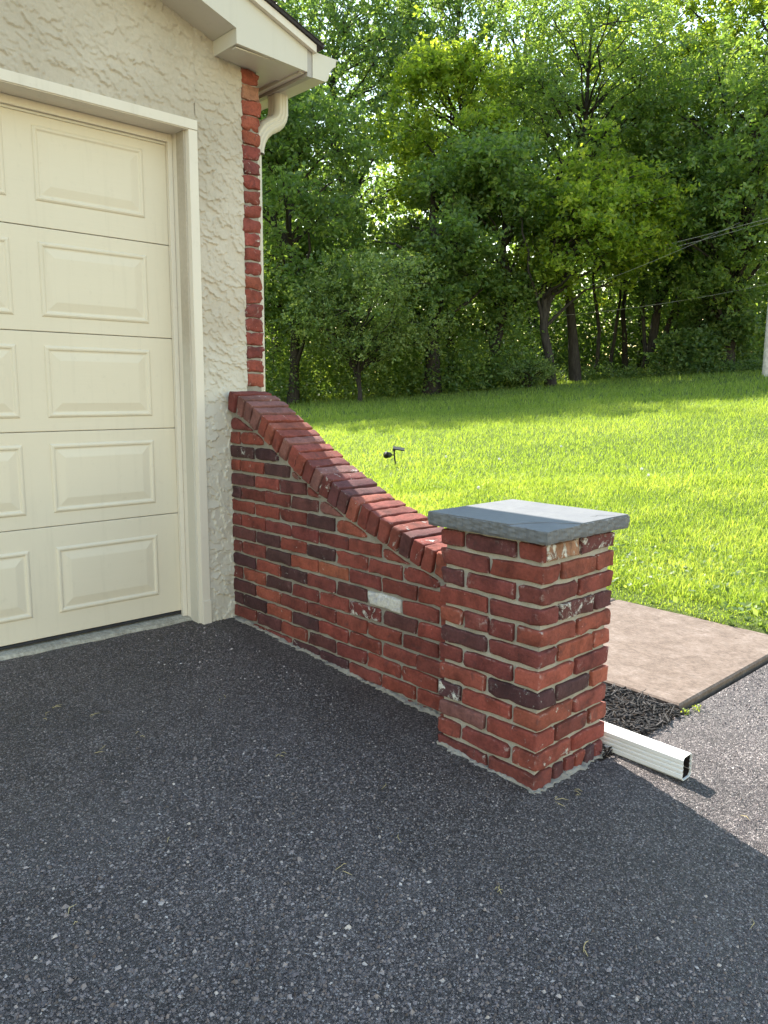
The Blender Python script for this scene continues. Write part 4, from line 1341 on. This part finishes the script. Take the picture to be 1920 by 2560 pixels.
def tree(name, label, xy, H, R, z_low, nleaf, mat, seed, leaf=(0.15, 0.27), clumps=22, trunk_r=0.22, top_bias=0.0, lean=(0, 0), droop=0.3,
         tone=(0.4, 0.25), fork=None, group=None, sparse=1.0, cat='tree', crown_off=(0, 0)):
    rs = np.random.default_rng(seed)
    x, y = xy
    z0 = float(ground_z(np.array([x]), np.array([y]))[0])
    root = empty(name, (x, y, z0))
    tag(root, label, cat, group)
    zc = (z_low + H) / 2; rz = (H - z_low) / 2
    cl = []
    for i in range(int(clumps * 1.9)):
        for _ in range(50):
            v = rs.normal(size=3); v /= np.linalg.norm(v)
            rad = rs.uniform(0.25, 1.0) ** 0.5
            p = v * rad
            if p[2] > -1 + 0.0: break
        wz = math.sqrt(max(0.05, 1 - (p[2] * 0.6) ** 2))
        c = np.array([p[0] * R * 0.92 + crown_off[0], p[1] * R * 0.92 + crown_off[1], zc + p[2] * rz * 0.9])
        cl.append((c, R * (0.15 + 0.30 * rs.uniform(0, 1) ** 1.6)))
    # trunk
    top = np.array([lean[0], lean[1], min(H * 0.82, zc + rz * 0.5)])
    tp = branch_path((0, 0, -0.15), top, 9, 0.035, rs)
    tr = np.linspace(1, 0.22, 9) * trunk_r; tr[0] *= 1.35
    tubes = [tube_np(tp, tr, 8)]
    if fork:
        for (fx, fy, fz, fr) in fork:
            i0 = 2
            fp = branch_path(tp[i0], (fx, fy, fz), 8, 0.05, rs)
            tubes.append(tube_np(fp, np.linspace(0.75, 0.2, 8) * fr, 7))
    twig_c, twig_s = [], []
    for c, rc in cl:
        zt_ = min(max(c[2] - rc * 1.2 - 0.25 * np.hypot(c[0], c[1]), z_low * 0.5), top[2] * 0.97)
        i0 = int(np.argmin(np.abs(tp[:, 2] - zt_)))
        bp = branch_path(tp[i0], c, 6, 0.06, rs)
        r0 = tr[i0] * 0.42 + 0.012
        tubes.append(tube_np(bp, np.linspace(r0, 0.018, 6), 5))
        for _ in range(2):
            v = rs.normal(size=3); v[2] *= 0.6; v /= np.linalg.norm(v)
            e = c + v * rc * 0.95
            tubes.append(tube_np(branch_path(bp[4], e, 4, 0.05, rs), np.linspace(0.022, 0.008, 4), 4))
    V, F = join_np(tubes)
    np_mesh('trunk', V, F, MAT['bark'], root, smooth=True)
    # leaves in twigs inside clumps
    per = 14
    nt_ = nleaf // per
    wts = np.array([rc ** 2.2 for _, rc in cl]); wts /= wts.sum()
    ci = rs.choice(len(cl), nt_, p=wts)
    C = np.array([c for c, _ in cl])[ci]; RC = np.array([rc for _, rc in cl])[ci]
    v = rs.normal(size=(nt_, 3)); v /= np.linalg.norm(v, axis=1, keepdims=True)
    rad = rs.uniform(0.05, 1, nt_) ** 0.42
    st_ = rs.normal(0, 0.10 * R, (nt_, 3)) * (rs.uniform(0, 1, (nt_, 1)) < 0.35)
    T = C + v * (rad * RC)[:, None] * np.array([1.2, 1.2, 0.7]) + st_
    T[:, 2] -= 0.25 * droop * RC * rad
    twd = rs.normal(size=(nt_, 3)); twd[:, 2] = twd[:, 2] * 0.5 - droop; twd /= np.linalg.norm(twd, axis=1, keepdims=True)
    t = rs.uniform(-0.5, 0.5, (nt_, per, 1)) * rs.uniform(0.35, 0.8, (nt_, 1, 1))
    L0 = np.mean(leaf)
    P = T[:, None, :] + twd[:, None, :] * t + rs.normal(0, L0 * 0.5, (nt_, per, 3))
    P = P.reshape(-1, 3)
    n = len(P)
    Vl, Fl = leaf_quads(P, 0.9, rs.uniform(leaf[0], leaf[1], n), rs.uniform(leaf[0], leaf[1], n) * 0.55, seed + 1, droop)
    tn = np.clip(np.repeat(rs.normal(tone[0], tone[1] * 0.7, nt_), per) + rs.normal(0, tone[1] * 0.6, n), 0, 1)
    np_mesh('crown', Vl, Fl, mat, root, attrs={'tone': tn})
    return root

def at(px, D):
    q = fw + r2 * ((px - 960) / FPX)
    k = D / math.hypot(q.x, q.y)
    return (CAM.x + q.x * k, CAM.y + q.y * k)

K = MAT
# tall trees at the back
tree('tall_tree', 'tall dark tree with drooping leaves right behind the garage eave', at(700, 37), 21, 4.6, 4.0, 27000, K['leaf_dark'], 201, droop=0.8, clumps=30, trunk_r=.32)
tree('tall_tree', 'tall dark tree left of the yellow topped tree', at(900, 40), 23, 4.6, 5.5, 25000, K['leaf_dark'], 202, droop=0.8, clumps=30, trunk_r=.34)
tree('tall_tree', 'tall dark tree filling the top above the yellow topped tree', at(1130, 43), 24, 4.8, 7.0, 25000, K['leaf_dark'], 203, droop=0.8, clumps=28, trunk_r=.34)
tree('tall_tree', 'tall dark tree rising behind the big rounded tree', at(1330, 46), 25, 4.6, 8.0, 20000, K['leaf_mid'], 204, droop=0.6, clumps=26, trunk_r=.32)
tree('tall_tree', 'thin crowned bright tree with steep bare limbs beside the big rounded tree', at(1590, 43), 22, 4.4, 6.0, 19000, K['leaf_bright'], 205, clumps=26, trunk_r=.28, tone=(.55, .28), fork=[(-2.2, 1, 15, .2), (2.0, -1, 16, .2), (.8, 1, 17, .18)])
tree('tall_tree', 'thin crowned bright tree with forked trunk at the top right', at(1780, 42), 21, 4.6, 6.0, 21000, K['leaf_bright'], 206, clumps=28, trunk_r=.3, tone=(.5, .28), fork=[(-2.6, 1.5, 14, .2), (2.4, -1, 15, .22)])
tree('tall_tree', 'bright green tree leaning in at the top right edge', at(1960, 41), 21, 4.6, 5.0, 22000, K['leaf_bright'], 207, clumps=26, trunk_r=.3, tone=(.45, .25), fork=[(-3.0, 1.5, 14, .22)])
# front rank
tree('wood_edge_tree', 'dark leafy tree close to the brick corner reaching low', at(735, 31.5), 12.0, 3.6, 1.8, 24000, K['leaf_mid'], 211, clumps=26, tone=(.3, .25), droop=.5)
tree('yellow_topped_tree', 'mid height tree with sunlit yellow green leaves on its left side', at(1120, 34), 14.6, 3.0, 5.0, 21000, K['leaf_bright'], 212, clumps=24, tone=(.5, .3), lean=(.4, .2))
tree('rounded_tree', 'broad round topped tree of small grey green leaves on several stems', at(1425, 35), 17.2, 3.7, 8.0, 27000, K['leaf_mid'], 213, leaf=(.12, .20), clumps=26, tone=(.45, .25), fork=[(-2, 1, 11, .16), (2.2, -1.2, 11, .16)])
tree('twisted_tree', 'sunlit tree on a crooked dark twin trunk in the middle of the wood edge', at(1365, 32), 10.2, 3.0, 2.6, 20000, K['leaf_bright'], 214, clumps=22, tone=(.5, .3), trunk_r=.2, fork=[(1.3, -1.1, 8, .17), (-1.5, .6, 6.5, .1)], crown_off=(1.0, -1.0))
tree('layered_tree', 'wide tree with layered drooping boughs at the right edge', at(1790, 37), 14.0, 4.9, 3.0, 33000, K['leaf_mid'], 215, clumps=34, tone=(.42, .25), droop=.5, trunk_r=.26)
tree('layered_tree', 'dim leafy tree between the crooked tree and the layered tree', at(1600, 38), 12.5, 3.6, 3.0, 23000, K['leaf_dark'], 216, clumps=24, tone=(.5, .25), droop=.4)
tree('dogwood', 'small pale green tree leaning out over the lawn below the dark trees', at(900, 29.5), 5.4, 2.9, 1.0, 21000, K['leaf_pale'], 217, leaf=(.09, .16), clumps=20, tone=(.55, .3), trunk_r=.09, droop=.1, crown_off=(.3, -.3))
tree('stout_tree', 'stout dark double trunk with thin leaves left of the crooked tree', at(1075, 32), 9.5, 2.8, 2.0, 14000, K['leaf_mid'], 218, clumps=16, tone=(.4, .25), trunk_r=.34, fork=[(1.2, -.9, 8, .26)])
tree('wood_edge_tree', 'leafy tree between the stout trunk and the crooked tree', at(1220, 33), 11.0, 3.2, 1.8, 20000, K['leaf_mid'], 219, clumps=20, tone=(.45, .28))
tree('wood_edge_tree', 'tree standing half behind the garage brick corner', at(560, 31), 13.0, 3.8, 2.0, 14000, K['leaf_mid'], 220, clumps=20, tone=(.4, .25))
# slim trunks standing under the canopy, left to right
slim = [1470, 1513, 1545, 1585, 1630, 1668, 1712]
words = ['first', 'second', 'third', 'fourth', 'fifth', 'sixth', 'seventh']
for i, px in enumerate(slim):
    tree('slim_tree', 'slim dark woodland trunk, %s from the left right of the crooked tree' % words[i], at(px, 37.5 + (i % 3) * 1.3), 8.5, 1.5, 5.0, 2600, K['leaf_dark'], 230 + i, clumps=6, trunk_r=0.10 + 0.05 * (i in (2, 4)), tone=(.4, .25), group='slim trunks under the canopy')
# shrubs
tree('shrub', 'pale leafy shrub at the foot of the crooked tree', at(1310, 31.2), 1.25, 1.0, 0.1, 3600, K['leaf_pale'], 241, leaf=(.07, .12), clumps=9, trunk_r=.03, cat='shrub', tone=(.35, .3))
tree('shrub', 'dark green shrub beside the utility pole', at(1760, 37.5), 3.4, 2.0, 0.2, 8000, K['leaf_dark'], 242, clumps=14, trunk_r=.05, cat='shrub', tone=(.55, .25))
tree('shrub', 'low dark shrub between the slim trunks and the pole', at(1680, 36.5), 1.7, 1.5, 0.1, 4500, K['leaf_dark'], 243, clumps=9, trunk_r=.04, cat='shrub', tone=(.5, .25))

# undergrowth band and far woodland
def band(name, label, px0, px1, D0, D1, zf, n, mat, seed, leaf, tone, kind='stuff', cat='undergrowth'):
    rs = np.random.default_rng(seed)
    per = 12; nt_ = n // per
    px = rs.uniform(px0, px1, nt_); D = rs.uniform(D0, D1, nt_)
    q = np.array(fw)[None, :2] + np.array(r2)[None, :2] * ((px - 960) / FPX)[:, None]
    q /= np.linalg.norm(q, axis=1, keepdims=True)
    X = CAM.x + q[:, 0] * D; Y = CAM.y + q[:, 1] * D
    top = zf(px) * (0.55 + 0.45 * np.sin(px * 0.021 + D * 0.9) * np.sin(px * 0.047 + 1.3) + 0.25 * np.sin(px * 0.11))
    Z = ground_z(X, Y) + np.clip(top, 0.15, None) * rs.uniform(0, 1, nt_) ** 0.8
    T = np.stack([X, Y, Z], -1)
    P = (T[:, None, :] + rs.normal(0, leaf[1] * 1.3, (nt_, per, 3))).reshape(-1, 3)
    m_ = len(P)
    V, F = leaf_quads(P, 0.9, rs.uniform(leaf[0], leaf[1], m_), rs.uniform(leaf[0], leaf[1], m_) * .6, seed + 1, .2)
    tn = np.clip(np.repeat(rs.normal(tone[0], tone[1], nt_), per) + rs.normal(0, .12, m_), 0, 1)
    tag(np_mesh(name, V, F, mat, attrs={'tone': tn}), label, cat, kind=kind)
band('undergrowth', 'dim leafy undergrowth along the foot of the wood edge', 430, 1330, 31.0, 35.0, lambda p: np.interp(p, [430, 700, 1000, 1250, 1330], [5.5, 5.2, 4.4, 3.6, 2.0]), 44000, K['leaf_mid'], 301, (.11, .2), (.4, .3))
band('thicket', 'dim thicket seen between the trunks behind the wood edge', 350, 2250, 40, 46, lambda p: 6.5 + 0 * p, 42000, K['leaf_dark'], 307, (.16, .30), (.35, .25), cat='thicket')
band('brush', 'low weeds along the top edge of the lawn by the slim trunks', 1300, 2050, 35.2, 37.5, lambda p: 0.55 + 0 * p, 13000, K['leaf_dark'], 303, (.08, .15), (.5, .25), cat='weeds')
band('far_woodland', 'deep green woodland massed behind the front trees', 350, 2250, 47, 58, lambda p: 19 + 0 * p, 54000, K['leaf_mid'], 305, (.34, .68), (.5, .3), cat='woodland')

# ------------------------------------------------------------------ utility pole and cables
px, py = at(1889, 31.5)
pz = float(ground_z(np.array([px]), np.array([py]))[0])
pole = empty('utility_pole', (px, py, pz))
tag(pole, 'pale wooden utility pole at the right edge of the lawn', 'pole')
V, F = tube_np([(0, 0, -0.3), (0, 0, 4), (0.02, 0, 10.5)], [0.16, 0.15, 0.12], 14)
np_mesh('shaft', V, F, MAT['pole'], pole, smooth=True)
MB().box(-1.1, 1.1, -0.06, 0.06, 9.7, 9.82).obj('crossarm', MAT['pole'], pole, bevel=0.01)
for k in (-0.95, -0.4, 0.4, 0.95):
    V, F = tube_np([(k, 0, 9.82), (k, 0, 9.9), (k, 0, 9.98)], [0.035, 0.05, 0.02], 8)
    np_mesh('insulator', V, F, MAT['wire'], pole, smooth=True)
def unproj(px_, py_, D):
    q = fw + r2 * ((px_ - 960) / FPX) + u2 * ((1280 - py_) / FPX)
    k = D / math.hypot(q.x, q.y)
    return CAM + q * k
def cable(label, a, b, sag, rad=0.012):
    a, b = Vector(a), Vector(b)
    P = []
    for i in range(25):
        t = i / 24
        p = a.lerp(b, t); p.z -= sag * 4 * t * (1 - t)
        P.append(p)
    base = P[0]
    V, F = tube_np([p - base for p in P], [rad] * 25, 6)
    o = np_mesh('cable', V, F, MAT['wire'], None, smooth=True)
    o.location = base
    tag(o, label, 'cable', 'overhead cables')
ptop = Vector((px, py, pz))
cable('thick overhead cable, brightest of the lines crossing the trees', unproj(2000, 524, 33), unproj(420, 775, 39), 0.9, 0.0088)
cable('overhead cable running just under the brightest line', unproj(2000, 532, 33), unproj(420, 790, 39), 0.95, 0.0072)
cable('lower paired overhead cable above the slim trunks', unproj(2000, 692, 36), unproj(500, 745, 36), 1.3, 0.006)
cable('slanting guy line climbing to the brightest cable', unproj(1850, 556, 32.4), unproj(1430, 730, 31), 0.1, 0.005)

# ------------------------------------------------------------------ small things
# solar spot light in the lawn
lx_, ly_ = 5.687, 4.754
lz_ = float(ground_z(np.array([lx_]), np.array([ly_]))[0])
sp = empty('solar_spotlight', (lx_, ly_, lz_), -YAW)
tag(sp, 'black solar spotlight on a stake standing in the sunlit lawn', 'spotlight')
V, F = tube_np([(0.03, 0, -0.1), (0.02, 0, 0.06), (0.005, 0, 0.13), (0.0, 0, 0.235)], [0.006, 0.012, 0.013, 0.013], 8)
np_mesh('stake', V, F, MAT['black'], sp, smooth=True)
mb = MB().box(-0.085, 0.085, -0.06, 0.06, -0.008, 0.008); o = mb.obj('solar_panel', MAT['black'], sp, bevel=0.003)
o.location = (0.065, 0, 0.262); o.rotation_euler = (math.radians(14), math.radians(9), 0)
V, F = tube_np([(0.0, 0, 0.225), (0.0, 0, 0.255)], [0.022, 0.022], 10); np_mesh('hinge', V, F, MAT['black'], sp, smooth=True)
dv = np.array((-0.55, -0.8, 0.05)); dv /= np.linalg.norm(dv)
c0 = np.array((-0.035, 0.02, 0.17))
V, F = tube_np([c0, c0 + dv * 0.03, c0 + dv * 0.06, c0 + dv * 0.13, c0 + dv * 0.145, c0 + dv * 0.145, c0 + dv * 0.10], [0.012, 0.03, 0.04, 0.047, 0.05, 0.042, 0.040], 16)
head = np_mesh('lamp_head', V, F, MAT['black'], sp, smooth=True)
V, F = tube_np([c0 + dv * 0.136, c0 + dv * 0.138], [0.042, 0.0005], 16); np_mesh('lens', V, F, MAT['lens'], sp)
V, F = tube_np([(0, 0, 0.17), c0 + dv * 0.03], [0.009, 0.009], 6); np_mesh('bracket', V, F, MAT['black'], sp)

# dandelion seed heads
def dandelion(x, y):
    z = float(ground_z(np.array([x]), np.array([y]))[0])
    d = empty('dandelion', (x, y, z))
    tag(d, 'white dandelion seed head standing in the sunlit grass', 'dandelion', 'dandelion heads in the lawn')
    V, F = tube_np([(0, 0, 0), (0.01, 0, 0.07), (0.012, 0.005, 0.13)], [0.002, 0.002, 0.002], 5); np_mesh('stem', V, F, MAT['grass'], d)
    rs = np.random.default_rng(int(x * 1000)); n = 60
    v = rs.normal(size=(n, 3)); v /= np.linalg.norm(v, axis=1, keepdims=True)
    c = np.array((0.012, 0.005, 0.145)) + v * 0.014
    V, F = leaf_quads(c, 0.2, np.full(n, 0.012), np.full(n, 0.008), 5)
    np_mesh('seed_head', V, F, MAT['seed'], d)
for q in ((1114, 1146, 0.10), (1247, 1152, 0.1), (1604, 1178, 0.1), (1620, 1194, 0.1), (1195, 1225, .1), (1402, 1120, .1)):
    gq = fw + r2 * ((q[0] - 960) / FPX) + u2 * ((1280 - q[1]) / FPX)
    t = 5.0
    for _ in range(60):
        p = CAM + gq * t
        t += (p.z - 0.12 - float(lawn_z(p.x, p.y))) / (0.12)*0.3
    dandelion(p.x, p.y)

# weeds at the walkway corner
for i, (x, y, lab) in enumerate(((0.815, -2.035, 'tiny yellow green weed at the near corner of the walkway'), (0.885, -2.045, 'tiny weed in the crack along the walkway front edge'))):
    w = empty('weed', (x, y, 0.0)); tag(w, lab, 'weed')
    rs = np.random.default_rng(400 + i); n = 26
    c = np.stack([rs.normal(0, 0.013, n), rs.normal(0, 0.010, n), rs.uniform(0.004, 0.026, n)], -1)
    V, F = leaf_quads(c, 1.5, rs.uniform(.008, .016, n), rs.uniform(.005, .009, n), 410 + i)
    np_mesh('leaves', V, F, MAT['leaf_bright'], w, attrs={'tone': rs.uniform(.5, 1, n)})

# dry clippings on the asphalt
rs = np.random.default_rng(500)
parts = []
spots = [(120, 1795), (235, 1790), (130, 1775), (345, 1838), (265, 1872), (190, 2290), (700, 1890), (1440, 1985), (1400, 2010), (1880, 2310), (1840, 2040), (420, 2100), (1010, 2090), (560, 1750), (980, 1975), (1460, 2370), (860, 2180), (1240, 2230)]
for (a, b_) in spots:
    q = fw + r2 * ((a - 960) / FPX) + u2 * ((1280 - b_) / FPX)
    nrm = Vector((0, -0.056, 1)); t = (0.118 - nrm.dot(CAM)) / nrm.dot(q)
    p = CAM + q * t
    for _ in range(rs.integers(1, 4)):
        L_ = rs.uniform(0.012, 0.045); an = rs.uniform(0, 6.28); c0 = np.array(p) + np.array((*rs.normal(0, .012, 2), 0))
        c0[2] = asph(c0[1]) + 0.005
        dd_ = np.array((math.cos(an), math.sin(an), 0)); bend = np.array((-dd_[1], dd_[0], 0)) * rs.normal(0, .25)
        parts.append(tube_np([c0 - dd_ * L_ / 2, c0 + bend * L_ * .4 + np.array((0, 0, .004)), c0 + dd_ * L_ / 2], [0.0006, 0.0012, 0.0005], 4))
V, F = join_np(parts)
tag(np_mesh('dry_clippings', V, F, MAT['dry']), 'scattered dry grass clippings on the dark asphalt', 'clippings', kind='stuff')
